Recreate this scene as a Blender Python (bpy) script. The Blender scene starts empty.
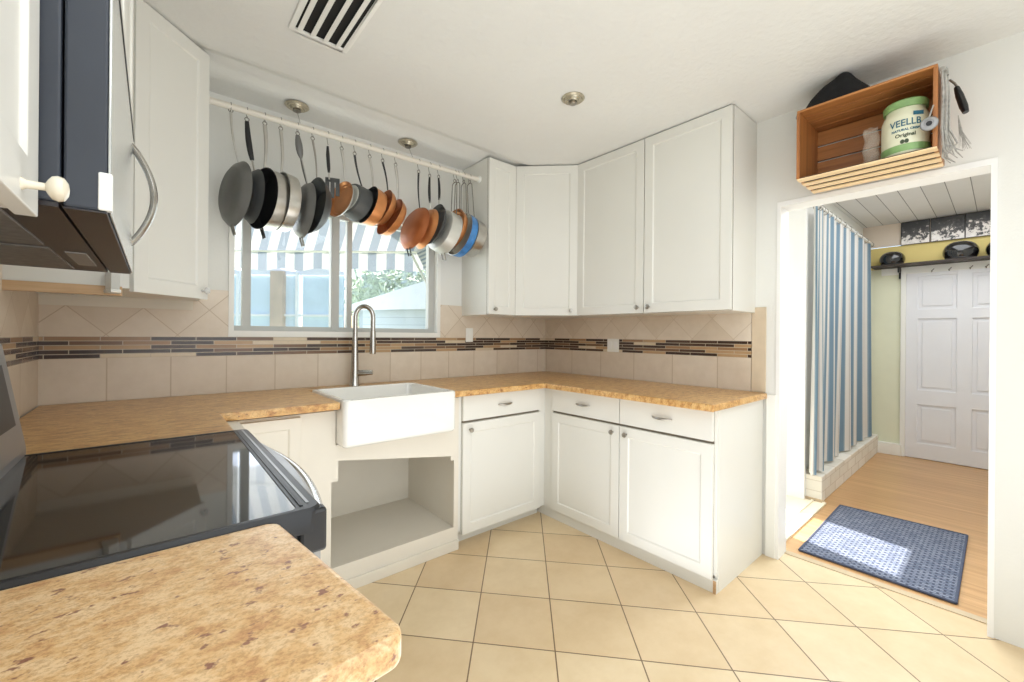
import bpy, bmesh, math, random
from mathutils import Matrix, Vector
random.seed(7)
C = bpy.context.scene.collection
PI = math.pi
R = math.radians

# ------------------------------------------------------------------ materials
def nodes_of(m):
    m.use_nodes = True
    nt = m.node_tree
    return nt, nt.nodes['Principled BSDF']

def lin(c):
    return tuple(((v/255)/12.92 if v/255 <= .04045 else ((v/255+.055)/1.055)**2.4) for v in c) + (1,)

def N(nt, t, **kw):
    n = nt.nodes.new(t)
    for k, v in kw.items():
        if k in n.inputs: n.inputs[k].default_value = v
        else: setattr(n, k, v)
    return n

def ramp(nt, stops, interp='LINEAR'):
    n = nt.nodes.new('ShaderNodeValToRGB'); r = n.color_ramp; r.interpolation = interp
    while len(r.elements) < len(stops): r.elements.new(.5)
    for e, (p, c) in zip(r.elements, stops): e.position = p; e.color = c if len(c) == 4 else lin(c)
    return n

def mat(name, col, rough=.5, metal=0., spec=.5, var=.03, vscale=6., bump=0., bscale=60., coat=0., trans=0., alpha=1.):
    m = bpy.data.materials.new(name); nt, b = nodes_of(m)
    b.inputs['Roughness'].default_value = rough; b.inputs['Metallic'].default_value = metal
    b.inputs['Specular IOR Level'].default_value = spec
    b.inputs['Coat Weight'].default_value = coat
    b.inputs['Transmission Weight'].default_value = trans
    b.inputs['Alpha'].default_value = alpha
    c = lin(col)
    g = N(nt, 'ShaderNodeNewGeometry')
    no = N(nt, 'ShaderNodeTexNoise', Scale=vscale, Detail=3.)
    nt.links.new(g.outputs['Position'], no.inputs['Vector'])
    lo = tuple(max(0, v*(1-var)) for v in c[:3])+(1,); hi = tuple(min(1, v*(1+var)) for v in c[:3])+(1,)
    r = ramp(nt, [(.3, lo), (.7, hi)])
    nt.links.new(no.outputs['Fac'], r.inputs['Fac']); nt.links.new(r.outputs['Color'], b.inputs['Base Color'])
    if bump:
        n2 = N(nt, 'ShaderNodeTexNoise', Scale=bscale, Detail=4.)
        nt.links.new(g.outputs['Position'], n2.inputs['Vector'])
        bp = N(nt, 'ShaderNodeBump', Strength=bump, Distance=.01)
        nt.links.new(n2.outputs['Fac'], bp.inputs['Height']); nt.links.new(bp.outputs['Normal'], b.inputs['Normal'])
    return m

def coords(nt, va, ca, vb, cb):
    """(dot(P,va)+ca, dot(P,vb)+cb, 0) of the world position"""
    g = N(nt, 'ShaderNodeNewGeometry'); out = N(nt, 'ShaderNodeCombineXYZ')
    for v, c, s in ((va, ca, 'X'), (vb, cb, 'Y')):
        d = N(nt, 'ShaderNodeVectorMath', operation='DOT_PRODUCT'); d.inputs[1].default_value = v
        nt.links.new(g.outputs['Position'], d.inputs[0])
        a = N(nt, 'ShaderNodeMath', operation='ADD'); a.inputs[1].default_value = c
        nt.links.new(d.outputs['Value'], a.inputs[0]); nt.links.new(a.outputs[0], out.inputs[s])
    return g, out

def tile_mat(name, va, ca, vb, cb, stops, grout, mortar=.012, w=1., h=1., offset=0., rough=.35, noise_amt=.25, nscale=9., squash=1., bump=.3, noisecols=None):
    m = bpy.data.materials.new(name); nt, b = nodes_of(m)
    g, co = coords(nt, va, ca, vb, cb)
    br = N(nt, 'ShaderNodeTexBrick', Scale=1.)
    br.offset = offset; br.squash = squash
    br.inputs['Color1'].default_value = (0, 0, 0, 1); br.inputs['Color2'].default_value = (1, 1, 1, 1)
    br.inputs['Mortar'].default_value = (0, 0, 0, 1)
    br.inputs['Mortar Size'].default_value = mortar; br.inputs['Mortar Smooth'].default_value = .1
    br.inputs['Brick Width'].default_value = w; br.inputs['Row Height'].default_value = h
    nt.links.new(co.outputs[0], br.inputs['Vector'])
    r = ramp(nt, stops, 'CONSTANT' if len(stops) > 3 else 'LINEAR')
    nt.links.new(br.outputs['Color'], r.inputs['Fac'])
    no = N(nt, 'ShaderNodeTexNoise', Scale=nscale, Detail=6., Roughness=.65)
    nt.links.new(g.outputs['Position'], no.inputs['Vector'])
    nr = ramp(nt, noisecols or [(.3, (.78, .74, .68, 1)), (.65, (1, 1, 1, 1))])
    nt.links.new(no.outputs['Fac'], nr.inputs['Fac'])
    mul = N(nt, 'ShaderNodeMix', data_type='RGBA', blend_type='MULTIPLY'); mul.inputs[0].default_value = noise_amt
    nt.links.new(r.outputs['Color'], mul.inputs[6]); nt.links.new(nr.outputs['Color'], mul.inputs[7])
    mx = N(nt, 'ShaderNodeMix', data_type='RGBA'); mx.inputs[7].default_value = lin(grout)
    nt.links.new(br.outputs['Fac'], mx.inputs[0]); nt.links.new(mul.outputs[2], mx.inputs[6])
    nt.links.new(mx.outputs[2], b.inputs['Base Color'])
    b.inputs['Roughness'].default_value = rough
    inv = N(nt, 'ShaderNodeMath', operation='SUBTRACT'); inv.inputs[0].default_value = 1
    nt.links.new(br.outputs['Fac'], inv.inputs[1])
    bp = N(nt, 'ShaderNodeBump', Strength=bump, Distance=.004)
    nt.links.new(inv.outputs[0], bp.inputs['Height']); nt.links.new(bp.outputs['Normal'], b.inputs['Normal'])
    return m

def granite(name, stretch, light, mid, dark, spot, scale=1.0, spotpos=.66):
    m = bpy.data.materials.new(name); nt, b = nodes_of(m)
    g = N(nt, 'ShaderNodeNewGeometry'); mp = N(nt, 'ShaderNodeMapping'); mp.inputs['Scale'].default_value = stretch
    mp.inputs['Rotation'].default_value = (0, 0, R(20))
    nt.links.new(g.outputs['Position'], mp.inputs['Vector'])
    n1 = N(nt, 'ShaderNodeTexNoise', Scale=16*scale, Detail=8., Roughness=.72)
    n2 = N(nt, 'ShaderNodeTexNoise', Scale=30*scale, Detail=3., Roughness=.6)
    n3 = N(nt, 'ShaderNodeTexNoise', Scale=110*scale, Detail=4., Roughness=.7)
    for n in (n1, n2, n3): nt.links.new(mp.outputs[0], n.inputs['Vector'])
    r1 = ramp(nt, [(.36, dark), (.47, mid), (.58, light)])
    nt.links.new(n1.outputs['Fac'], r1.inputs['Fac'])
    r2 = ramp(nt, [(spotpos-.03, (0, 0, 0, 1)), (spotpos+.03, (1, 1, 1, 1))])
    nt.links.new(n2.outputs['Fac'], r2.inputs['Fac'])
    mx = N(nt, 'ShaderNodeMix', data_type='RGBA'); mx.inputs[7].default_value = lin(spot)
    nt.links.new(r2.outputs['Color'], mx.inputs[0]); nt.links.new(r1.outputs['Color'], mx.inputs[6])
    r3 = ramp(nt, [(.40, (.62, .52, .42, 1)), (.54, (1, 1, 1, 1))])
    nt.links.new(n3.outputs['Fac'], r3.inputs['Fac'])
    mu = N(nt, 'ShaderNodeMix', data_type='RGBA', blend_type='MULTIPLY'); mu.inputs[0].default_value = .6
    nt.links.new(mx.outputs[2], mu.inputs[6]); nt.links.new(r3.outputs['Color'], mu.inputs[7])
    nt.links.new(mu.outputs[2], b.inputs['Base Color'])
    b.inputs['Roughness'].default_value = .28
    return m

def wood(name, c1, c2, axis='y', scale=1., rough=.45, plank=None):
    """grain runs along the given axis"""
    m = bpy.data.materials.new(name); nt, b = nodes_of(m)
    g = N(nt, 'ShaderNodeNewGeometry'); mp = N(nt, 'ShaderNodeMapping')
    s = {'x': (1.2, 26, 26), 'y': (26, 1.2, 26), 'z': (26, 26, 1.2)}[axis]
    mp.inputs['Scale'].default_value = tuple(v*scale for v in s)
    nt.links.new(g.outputs['Position'], mp.inputs['Vector'])
    n1 = N(nt, 'ShaderNodeTexNoise', Scale=1.6, Detail=6., Roughness=.65, Distortion=.4)
    nt.links.new(mp.outputs[0], n1.inputs['Vector'])
    r = ramp(nt, [(.32, c2), (.66, c1)])
    nt.links.new(n1.outputs['Fac'], r.inputs['Fac'])
    last = r.outputs['Color']
    if plank:
        g2, co = coords(nt, *plank[:4])
        br = N(nt, 'ShaderNodeTexBrick', Scale=1.); br.offset = .37
        br.inputs['Color1'].default_value = (.90, .89, .86, 1); br.inputs['Color2'].default_value = (1, 1, 1, 1)
        br.inputs['Mortar'].default_value = (.74, .66, .56, 1); br.inputs['Mortar Size'].default_value = plank[4]
        br.inputs['Brick Width'].default_value = plank[5]; br.inputs['Row Height'].default_value = 1
        nt.links.new(co.outputs[0], br.inputs['Vector'])
        mu = N(nt, 'ShaderNodeMix', data_type='RGBA', blend_type='MULTIPLY'); mu.inputs[0].default_value = 1
        nt.links.new(last, mu.inputs[6]); nt.links.new(br.outputs['Color'], mu.inputs[7]); last = mu.outputs[2]
    nt.links.new(last, b.inputs['Base Color']); b.inputs['Roughness'].default_value = rough
    return m

def stripe_mat(name, n, stops, rough=.8, translucent=0.):
    """stripes along the U of the mesh's UV map"""
    m = bpy.data.materials.new(name); nt, b = nodes_of(m)
    uv = N(nt, 'ShaderNodeUVMap'); s = N(nt, 'ShaderNodeSeparateXYZ')
    nt.links.new(uv.outputs[0], s.inputs[0])
    mu = N(nt, 'ShaderNodeMath', operation='MULTIPLY'); mu.inputs[1].default_value = n
    fr = N(nt, 'ShaderNodeMath', operation='FRACT')
    nt.links.new(s.outputs['X'], mu.inputs[0]); nt.links.new(mu.outputs[0], fr.inputs[0])
    r = ramp(nt, stops, 'CONSTANT'); nt.links.new(fr.outputs[0], r.inputs['Fac'])
    nt.links.new(r.outputs['Color'], b.inputs['Base Color']); b.inputs['Roughness'].default_value = rough
    if translucent:
        t = N(nt, 'ShaderNodeBsdfTranslucent'); nt.links.new(r.outputs['Color'], t.inputs['Color'])
        mx = N(nt, 'ShaderNodeMixShader'); mx.inputs[0].default_value = translucent
        out = nt.nodes['Material Output']
        nt.links.new(b.outputs[0], mx.inputs[1]); nt.links.new(t.outputs[0], mx.inputs[2]); nt.links.new(mx.outputs[0], out.inputs[0])
    return m

M = {}
M['wall'] = mat('wall_paint', (226, 226, 221), .75, var=.012, vscale=2, bump=.08, bscale=90)
M['ceil'] = mat('ceiling_paint', (226, 226, 222), .85, var=.015, vscale=3, bump=.35, bscale=38)
M['white'] = mat('white_paint', (236, 236, 231), .45, var=.01, vscale=4)
M['rail'] = mat('rail_paint', (222, 216, 204), .5, var=.01)
M['cab'] = mat('cabinet_paint', (224, 223, 216), .38, var=.012, vscale=3)
M['cream'] = mat('cream_primed_panel', (222, 216, 203), .6, var=.02, vscale=5)
M['shade_tan'] = mat('painted_gap_shade', (132, 122, 108), .8)  # dark tan painted in for the shade between cabinet doors
M['tan_board'] = mat('tan_board', (190, 170, 140), .7, var=.05)
M['steel'] = mat('brushed_steel', (200, 198, 193), .28, metal=1., var=.06, vscale=25)
M['nickel'] = mat('satin_nickel', (170, 166, 158), .3, metal=1., var=.04)
M['chrome'] = mat('brushed_chrome', (190, 188, 184), .22, metal=1., var=.03)
M['ceramic'] = mat('white_ceramic', (240, 239, 234), .18, var=.008, coat=.4)
M['knob_ivory'] = mat('ivory_ceramic', (224, 216, 196), .25, var=.03, coat=.3)
M['black'] = mat('black_plastic', (24, 24, 26), .4, var=.1)
M['black_cloth'] = mat('black_cloth', (22, 22, 24), .95, var=.25, vscale=40, bump=.3, bscale=200)
M['navy'] = mat('dark_navy_enamel', (45, 50, 59), .45, var=.06, vscale=10)
M['mw_under'] = mat('black_underside', (34, 26, 28), .35, var=.15, vscale=20)
M['mw_mesh'] = mat('grey_filter_mesh', (120, 116, 112), .5, metal=.4, var=.25, vscale=60)
M['mw_front'] = mat('silver_microwave_front', (214, 217, 216), .16, metal=.6, var=.02)
M['glass_black'] = mat('black_cooktop_glass', (24, 22, 21), .05, spec=.6, var=.1, coat=.15)
M['grey_metal'] = mat('grey_metal', (150, 150, 150), .35, metal=.7, var=.05)
M['pan_grey'] = mat('grey_pan_enamel', (112, 112, 110), .36, metal=.35, var=.08, vscale=14)
M['pan_dark'] = mat('dark_nonstick', (46, 46, 47), .42, metal=.1, var=.12, vscale=20)
M['pan_char'] = mat('charcoal_nonstick', (78, 80, 80), .42, metal=.2, var=.1, vscale=18)
M['copper'] = mat('copper_coating', (204, 138, 86), .3, metal=.55, var=.1, vscale=12)
M['copper_dark'] = mat('orange_copper_coating', (170, 98, 54), .36, metal=.35, var=.08, vscale=12)
M['alu'] = mat('pale_aluminium', (206, 206, 200), .4, metal=.45, var=.04)
M['blue'] = mat('blue_enamel', (60, 124, 186), .3, var=.22, vscale=26, coat=.3)
M['crate'] = wood('crate_pine', (188, 128, 72), (150, 94, 48), 'y', .8)
M['crate_side'] = wood('crate_pine_upright', (182, 120, 66), (142, 88, 44), 'z', .8)
M['crate_pale'] = wood('crate_pine_pale', (246, 222, 180), (226, 192, 142), 'y', .8)
M['raw_wood'] = wood('raw_plywood_edge', (204, 172, 134), (178, 140, 100), 'x', 1.)
M['jar_body'] = mat('cream_jar', (222, 222, 194), .3, var=.05, vscale=18, coat=.5)
M['jar_green'] = mat('green_jar_band', (128, 164, 104), .35, var=.14, vscale=30)
M['ink_teal'] = mat('teal_ink', (34, 96, 118), .5)
M['ink_dark'] = mat('olive_ink', (60, 74, 50), .5)
M['bag'] = mat('clear_plastic_bag', (214, 204, 188), .25, alpha=.26)
M['tassel'] = mat('grey_string', (168, 166, 160), .8, var=.25, vscale=60)
M['yellow'] = mat('yellow_wall', (226, 206, 134), .8, var=.02)
M['peach'] = mat('peach_wall', (226, 212, 196), .8, var=.02)
M['palegreen'] = mat('pale_green_wall', (226, 228, 204), .8, var=.02)
M['helmet'] = mat('gloss_black_shell', (16, 16, 17), .12, coat=.8, var=.1)
M['shelf'] = mat('dark_shelf', (52, 42, 34), .5, var=.1)
M['hdoor'] = mat('door_paint', (228, 229, 233), .42, var=.012)
M['frame'] = mat('window_vinyl', (186, 187, 183), .45, var=.02)
M['hook'] = mat('wire_hook', (140, 136, 128), .35, metal=.9)
M['rosette'] = mat('aged_nickel_rosette', (186, 178, 158), .35, metal=.7, var=.15, vscale=60)
M['vent_dark'] = mat('vent_duct_dark', (30, 28, 26), .9)
M['lawn'] = mat('lawn_grass', (138, 150, 120), .9, var=.3, vscale=8)
M['hedge'] = mat('hedge_leaf', (204, 214, 198), .9, var=.3, vscale=14)
M['fence'] = mat('pale_blue_panel', (206, 224, 238), .7, var=.04, vscale=5)
M['siding'] = tile_mat('grey_siding', (1, 0, 0), 0, (0, 0, 8.), 0, [(0, (196, 204, 210)), (1, (206, 212, 216))], (170, 178, 184), .04, 40, 1, 0, .7, .05)
M['roofw'] = mat('white_roof', (236, 238, 240), .6, var=.03)
M['bark'] = mat('pale_trunk', (190, 170, 150), .9, var=.15)
M['stucco'] = mat('outside_stucco', (220, 216, 206), .9, var=.04, bump=.2)
M['curb'] = tile_mat('painted_brick', (3.6, 0, 0), 0, (0, 0, 13.), 0, [(0, (228, 224, 212)), (1, (240, 237, 228))], (206, 198, 182), .03, 1, 1, .5, .6, .2, bump=.6)
M['slab'] = mat('cream_slab', (240, 230, 206), .6, var=.03)
M['trim_white'] = mat('white_trim_paint', (240, 240, 238), .4, var=.01)  # plain white trim paint, not emissive

FS = (.2155, .2405)
M['floor'] = tile_mat('floor_tile', (.5/FS[0], -.5/FS[1], 0), (.997/FS[0]-1.014/FS[1])/2, (-.5/FS[0], -.5/FS[1], 0), -(.997/FS[0]+1.014/FS[1])/2,
    [(0, (217, 192, 154)), (.5, (222, 200, 163)), (1, (227, 207, 172))], (120, 96, 70), .0085, rough=.28, noise_amt=.5, nscale=5.,
    noisecols=[(.3, (.80, .72, .60, 1)), (.62, (1, 1, 1, 1))])
SPL = [(0, (214, 200, 182)), (.5, (219, 206, 189)), (1, (224, 212, 196))]
MOS = [(0, (62, 46, 38)), (.30, (182, 150, 112)), (.44, (118, 88, 64)), (.58, (156, 122, 88)), (.72, (76, 56, 44)), (.9, (214, 198, 172))]
GR = (196, 182, 160)
tw = .2227
M['spl_b'] = tile_mat('splash_tile_lower', (1/tw, 0, 0), 2.772/tw, (0, 0, 1), .55, SPL, (188, 170, 146), .012, 1, 3, 0, .4, .35, 14)
M['spl_br'] = tile_mat('splash_tile_lower_side', (0, 1/.2915, 0), 1.192/.2915, (0, 0, 1), .55, SPL, (188, 170, 146), .010, 1, 3, 0, .4, .35, 14)
dg = .25
M['spl_d'] = tile_mat('splash_tile_diagonal', (1/dg, 0, 1/dg), (2.9-1.33)/dg, (-1/dg, 0, 1/dg), (-2.9-1.33)/dg, SPL, (190, 172, 148), .011, 1, 1, 0, .4, .35, 14)
M['spl_dr'] = tile_mat('splash_tile_diagonal_side', (0, 1/dg, 1/dg), (1.2-1.33)/dg, (0, -1/dg, 1/dg), (-1.2-1.33)/dg, SPL, (200, 184, 163), .010, 1, 1, 0, .4, .35, 14)
M['mos_b'] = tile_mat('mosaic_strip', (1, 0, 0), 0, (0, 0, 1), -1.099, MOS, GR, .0016, .17, .0193, .43, .25, .35, 30, bump=.4)
M['mos_r'] = tile_mat('mosaic_strip_side', (0, 1, 0), .05, (0, 0, 1), -1.099, MOS, GR, .0016, .17, .0193, .43, .25, .35, 30, bump=.4)
M['spl_plain'] = mat('splash_tile_edge', (210, 193, 168), .4, var=.05, vscale=14)
M['gran'] = granite('granite_golden', (.7, 1.7, 1), (222, 184, 126), (204, 158, 96), (172, 122, 70), (150, 104, 64), 1.7, .64)
M['gran2'] = granite('granite_golden_near', (.9, 1.25, 1), (224, 194, 150), (214, 176, 124), (196, 150, 104), (146, 104, 84), 1.9, .645)
M['hallwood'] = wood('hall_oak_floor', (210, 156, 98), (178, 120, 66), 'y', .7, .3, plank=((1/.09, 0, 0), 0, (0, 1, 0), 0, .01, 1.4))
# oak boards run across the doorway (along y)
M['hallwood'] = wood('hall_oak_planks', (212, 170, 120), (186, 140, 92), 'y', .6, .3, plank=((0, .05, 0), .2, (1/.06, 0, 0), 0, .012, 1.0))
M['plank'] = tile_mat('ceiling_planks', (0, 1/.135, 0), .1, (1, 0, 0), 0, [(0, (222, 222, 220)), (1, (232, 232, 230))], (140, 140, 138), .022, 1, 30, 0, .6, .1)

def mat_weave():
    m = bpy.data.materials.new('woven_mat'); nt, b = nodes_of(m)
    g, co = coords(nt, (0, 1/.042, 0), 0, (1/.018, 0, 0), 0)
    ch = N(nt, 'ShaderNodeTexBrick', Scale=1.); ch.offset = .5
    ch.inputs['Color1'].default_value = lin((98, 106, 126)); ch.inputs['Color2'].default_value = lin((132, 138, 152))
    ch.inputs['Mortar'].default_value = lin((66, 72, 90)); ch.inputs['Mortar Size'].default_value = .16
    ch.inputs['Mortar Smooth'].default_value = .6
    ch.inputs['Brick Width'].default_value = 1; ch.inputs['Row Height'].default_value = 1
    nt.links.new(co.outputs[0], ch.inputs['Vector']); nt.links.new(ch.outputs['Color'], b.inputs['Base Color'])
    bp = N(nt, 'ShaderNodeBump', Strength=.8, Distance=.004, invert=True)
    nt.links.new(ch.outputs['Fac'], bp.inputs['Height']); nt.links.new(bp.outputs['Normal'], b.inputs['Normal'])
    b.inputs['Roughness'].default_value = .9
    return m
M['mat'] = mat_weave()
M['mat_edge'] = mat('mat_border', (74, 80, 98), .9, var=.1, vscale=60)

def mat_print():
    m = bpy.data.materials.new('blossom_print'); nt, b = nodes_of(m)
    g = N(nt, 'ShaderNodeNewGeometry')
    s = N(nt, 'ShaderNodeSeparateXYZ'); nt.links.new(g.outputs['Position'], s.inputs[0])
    n1 = N(nt, 'ShaderNodeTexNoise', Scale=22., Detail=5., Roughness=.7); nt.links.new(g.outputs['Position'], n1.inputs['Vector'])
    n2 = N(nt, 'ShaderNodeTexNoise', Scale=5., Detail=2.); nt.links.new(g.outputs['Position'], n2.inputs['Vector'])
    # blossoms thicken towards the lower half of the print
    mr = N(nt, 'ShaderNodeMapRange'); mr.inputs[1].default_value = 2.2; mr.inputs[2].default_value = 2.43; mr.inputs[3].default_value = .13; mr.inputs[4].default_value = -.22
    nt.links.new(s.outputs['Z'], mr.inputs[0])
    a = N(nt, 'ShaderNodeMath', operation='ADD'); nt.links.new(n1.outputs['Fac'], a.inputs[0]); nt.links.new(mr.outputs[0], a.inputs[1])
    r = ramp(nt, [(.38, (70, 70, 72)), (.52, (96, 94, 94)), (.56, (226, 220, 214)), (.75, (244, 240, 236))])
    nt.links.new(a.outputs[0], r.inputs['Fac']); nt.links.new(r.outputs['Color'], b.inputs['Base Color'])
    b.inputs['Roughness'].default_value = .6
    return m
M['print'] = mat_print()

def mat_glass(name='window_glass', a=.12):
    m = bpy.data.materials.new(name); nt, b = nodes_of(m)
    t = N(nt, 'ShaderNodeBsdfTransparent'); gl = N(nt, 'ShaderNodeBsdfGlossy', Roughness=.03)
    gl.inputs['Color'].default_value = (.9, .95, 1, 1)
    fr = N(nt, 'ShaderNodeLayerWeight', Blend=.15)
    mp = N(nt, 'ShaderNodeMapRange'); mp.inputs[3].default_value = .02; mp.inputs[4].default_value = .35
    nt.links.new(fr.outputs['Facing'], mp.inputs[0])
    mx = N(nt, 'ShaderNodeMixShader'); nt.links.new(mp.outputs[0], mx.inputs[0])
    nt.links.new(t.outputs[0], mx.inputs[1]); nt.links.new(gl.outputs[0], mx.inputs[2])
    nt.links.new(mx.outputs[0], nt.nodes['Material Output'].inputs[0])
    return m
M['glass'] = mat_glass()
M['crystal'] = mat('cut_crystal', (240, 240, 238), .06, trans=.55, var=.01, coat=.5)
M['frost'] = mat('frosted_lens', (232, 232, 228), .3, trans=.4, var=.03)
M['curtain'] = stripe_mat('striped_curtain', 10, [(0, (234, 232, 228)), (.16, (208, 203, 198)), (.26, (236, 234, 230)), (.42, (158, 178, 192)), (.48, (126, 154, 176)), (.66, (150, 172, 188)), (.70, (236, 234, 230)), (.86, (206, 204, 200)), (.92, (236, 234, 230))], .85, .3)
M['awning'] = stripe_mat('striped_awning', 13, [(0, (206, 206, 206)), (.52, (146, 156, 168))], .85, .35)

# ------------------------------------------------------------------ mesh helpers
class MB:
    def __init__(s, T=None): s.v = []; s.f = []; s.uv = None; s.T = T or Matrix()
    def add(s, vs, fs):
        o = len(s.v); s.v += [s.T @ Vector(v) for v in vs]; s.f += [tuple(i+o for i in f) for f in fs]; return s
    def box(s, x0, x1, y0, y1, z0, z1):
        x0, x1 = sorted((x0, x1)); y0, y1 = sorted((y0, y1)); z0, z1 = sorted((z0, z1))
        return s.add([(x0, y0, z0), (x1, y0, z0), (x1, y1, z0), (x0, y1, z0), (x0, y0, z1), (x1, y0, z1), (x1, y1, z1), (x0, y1, z1)],
                     [(0, 3, 2, 1), (4, 5, 6, 7), (0, 1, 5, 4), (1, 2, 6, 5), (2, 3, 7, 6), (3, 0, 4, 7)])
    def prism(s, pts, z0, z1):
        n = len(pts)
        return s.add([(x, y, z0) for x, y in pts]+[(x, y, z1) for x, y in pts],
                     [tuple(range(n-1, -1, -1)), tuple(range(n, 2*n))]+[(i, (i+1) % n, n+(i+1) % n, n+i) for i in range(n)])
    def tube(s, pts, r, seg=10, r2=None, cap=True, flat=None):
        pts = [Vector(p) for p in pts]; n = len(pts); rr = r if isinstance(r, (list, tuple)) else [r]*n
        vs = []; fs = []; ref = None
        for i, p in enumerate(pts):
            t = (pts[min(i+1, n-1)]-pts[max(i-1, 0)]).normalized()
            if ref is None: ref = Vector((0, 0, 1)) if abs(t.z) < .9 else Vector((1, 0, 0))
            u = (ref-t*ref.dot(t)).normalized(); w = t.cross(u); ref = u
            for k in range(seg):
                a = 2*PI*k/seg
                vs.append(p+u*math.cos(a)*rr[i]+w*math.sin(a)*rr[i]*(flat or 1))
        for i in range(n-1):
            for k in range(seg):
                a = i*seg+k; b = i*seg+(k+1) % seg
                fs.append((a, b, b+seg, a+seg))
        if cap: fs += [tuple(range(seg-1, -1, -1)), tuple(range((n-1)*seg, n*seg))]
        return s.add(vs, fs)
    def lathe(s, prof, L=None, seg=32, a0=0, a1=2*PI):
        """profile of (radius, height) turned about the local z of matrix L"""
        L = L or Matrix(); vs = []; fs = []; n = len(prof); full = abs(a1-a0-2*PI) < 1e-6
        m = seg if full else seg+1
        for k in range(m):
            a = a0+(a1-a0)*k/seg
            for r, h in prof: vs.append(L @ Vector((max(r, 1e-5)*math.cos(a), max(r, 1e-5)*math.sin(a), h)))
        for k in range(seg):
            k2 = (k+1) % m
            for i in range(n-1): fs.append((k*n+i, k2*n+i, k2*n+i+1, k*n+i+1))
        return s.add(vs, fs)
    def grid(s, fn, nu, nv, uv=True):
        vs = []; uvs = []
        for j in range(nv+1):
            for i in range(nu+1):
                vs.append(fn(i/nu, j/nv)); uvs.append((i/nu, j/nv))
        o = len(s.v)
        s.add(vs, [(j*(nu+1)+i, j*(nu+1)+i+1, (j+1)*(nu+1)+i+1, (j+1)*(nu+1)+i) for j in range(nv) for i in range(nu)])
        if s.uv is None: s.uv = {}
        for k, u in enumerate(uvs): s.uv[o+k] = u
        return s
    def torus(s, L, R0, r, seg=20, rs=8):
        return s.tube([L @ Vector((R0*math.cos(2*PI*k/seg), R0*math.sin(2*PI*k/seg), 0)) for k in range(seg+1)], r, rs, cap=False)
    def build(s, name, m, parent=None, smooth=None, bevel=0., subd=0, fixn=True):
        me = bpy.data.meshes.new(name)
        if parent is None:
            xs = [v.x for v in s.v]; ys = [v.y for v in s.v]; zs = [v.z for v in s.v]
            off = Vector(((min(xs)+max(xs))/2, (min(ys)+max(ys))/2, min(zs))); inv = Matrix.Translation(-off)
        else:
            root = parent
            while root.parent: root = root.parent
            inv = root['_m'] if False else ROOT[root.name].inverted(); off = None
        me.from_pydata([inv @ v for v in s.v], [], s.f)
        if s.uv:
            l = me.uv_layers.new(name='UVMap')
            for lp in me.loops: l.data[lp.index].uv = s.uv.get(lp.vertex_index, (0, 0))
        if fixn:
            bm = bmesh.new(); bm.from_mesh(me); bmesh.ops.remove_doubles(bm, verts=bm.verts, dist=1e-5) if not s.uv else None
            bmesh.ops.recalc_face_normals(bm, faces=bm.faces); bm.to_mesh(me); bm.free()
        me.materials.append(m if not isinstance(m, str) else M[m])
        o = bpy.data.objects.new(name, me); C.objects.link(o)
        if parent is None: o.location = off; ROOT[o.name] = Matrix.Translation(off)
        else:
            o.parent = parent
        if smooth:
            for p in me.polygons: p.use_smooth = True
            try: me.set_sharp_from_angle(angle=R(smooth if smooth is not True else 40))
            except Exception: pass
        if bevel:
            b = o.modifiers.new('bevel', 'BEVEL'); b.width = bevel; b.segments = 2; b.limit_method = 'ANGLE'; b.angle_limit = R(35)
        if subd:
            b = o.modifiers.new('sub', 'SUBSURF'); b.levels = subd; b.render_levels = subd
        return o
ROOT = {}
def thing(name, label, cat, loc=(0, 0, 0), rotz=0., group=None):
    o = bpy.data.objects.new(name, None); C.objects.link(o); o.location = loc; o.rotation_euler = (0, 0, rotz)
    o.empty_display_size = .05
    o['label'] = label; o['category'] = cat
    if group: o['group'] = group
    ROOT[o.name] = Matrix.Translation(loc) @ Matrix.Rotation(rotz, 4, 'Z')
    return o
def tag(o, label, cat, group=None, kind=None):
    o['label'] = label; o['category'] = cat
    if group: o['group'] = group
    if kind: o['kind'] = kind
    return o
def struct(name, mb, m, **kw):
    o = mb.build(name, m, **kw); o['kind'] = 'structure'; return o
def TR(x, y, z, rz=0.): return Matrix.Translation((x, y, z)) @ Matrix.Rotation(R(rz), 4, 'Z')

CT = .908        # counter top height
ZB, ZT = 1.358, 2.436
W = -2.985       # left wall

# ------------------------------------------------------------------ room shell
struct('floor', MB().box(-3.1, .122, -4.0, .05, -.1, 0), 'floor')
struct('floor_hall', MB().box(.122, 3.4, -3.2, -1.76, -.1, 0).box(1.15, 3.4, -1.76, -1.55, -.1, 0), 'hallwood')
struct('floor_nook', MB().box(.122, 1.15, -1.76, -.55, -.1, .004).box(.122, 1.14, -1.775, -1.755, 0, .012).box(.122, 1.14, -1.70, -1.685, 0, .012), 'slab')
struct('trim_1', MB().box(.10, .145, -2.58, -1.81, 0, .004), M['tan_board'])   # threshold strip
# ceiling with a soft groove running beside the window wall
cm = MB(); prof = [(-4.0, 2.44), (-.41, 2.44), (-.375, 2.445), (-.345, 2.456), (-.325, 2.458), (-.20, 2.442), (.05, 2.436)]
cm.add([(x, y, z) for x in (-3.1, .05) for y, z in prof]+[(x, y, 2.6) for x in (-3.1, .05) for y in (-4.0, .05)],
       [(i, i+1, i+8, i+7) for i in range(6)]+[(14, 16, 17, 15)])
struct('ceiling', cm, 'ceil', fixn=False)
struct('roof_sun_block', MB().box(-3.3, .05, -4.1, 1.25, 2.6, 2.7), 'stucco')  # roof slab with an unseen eave added to block sun from the window
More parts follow.
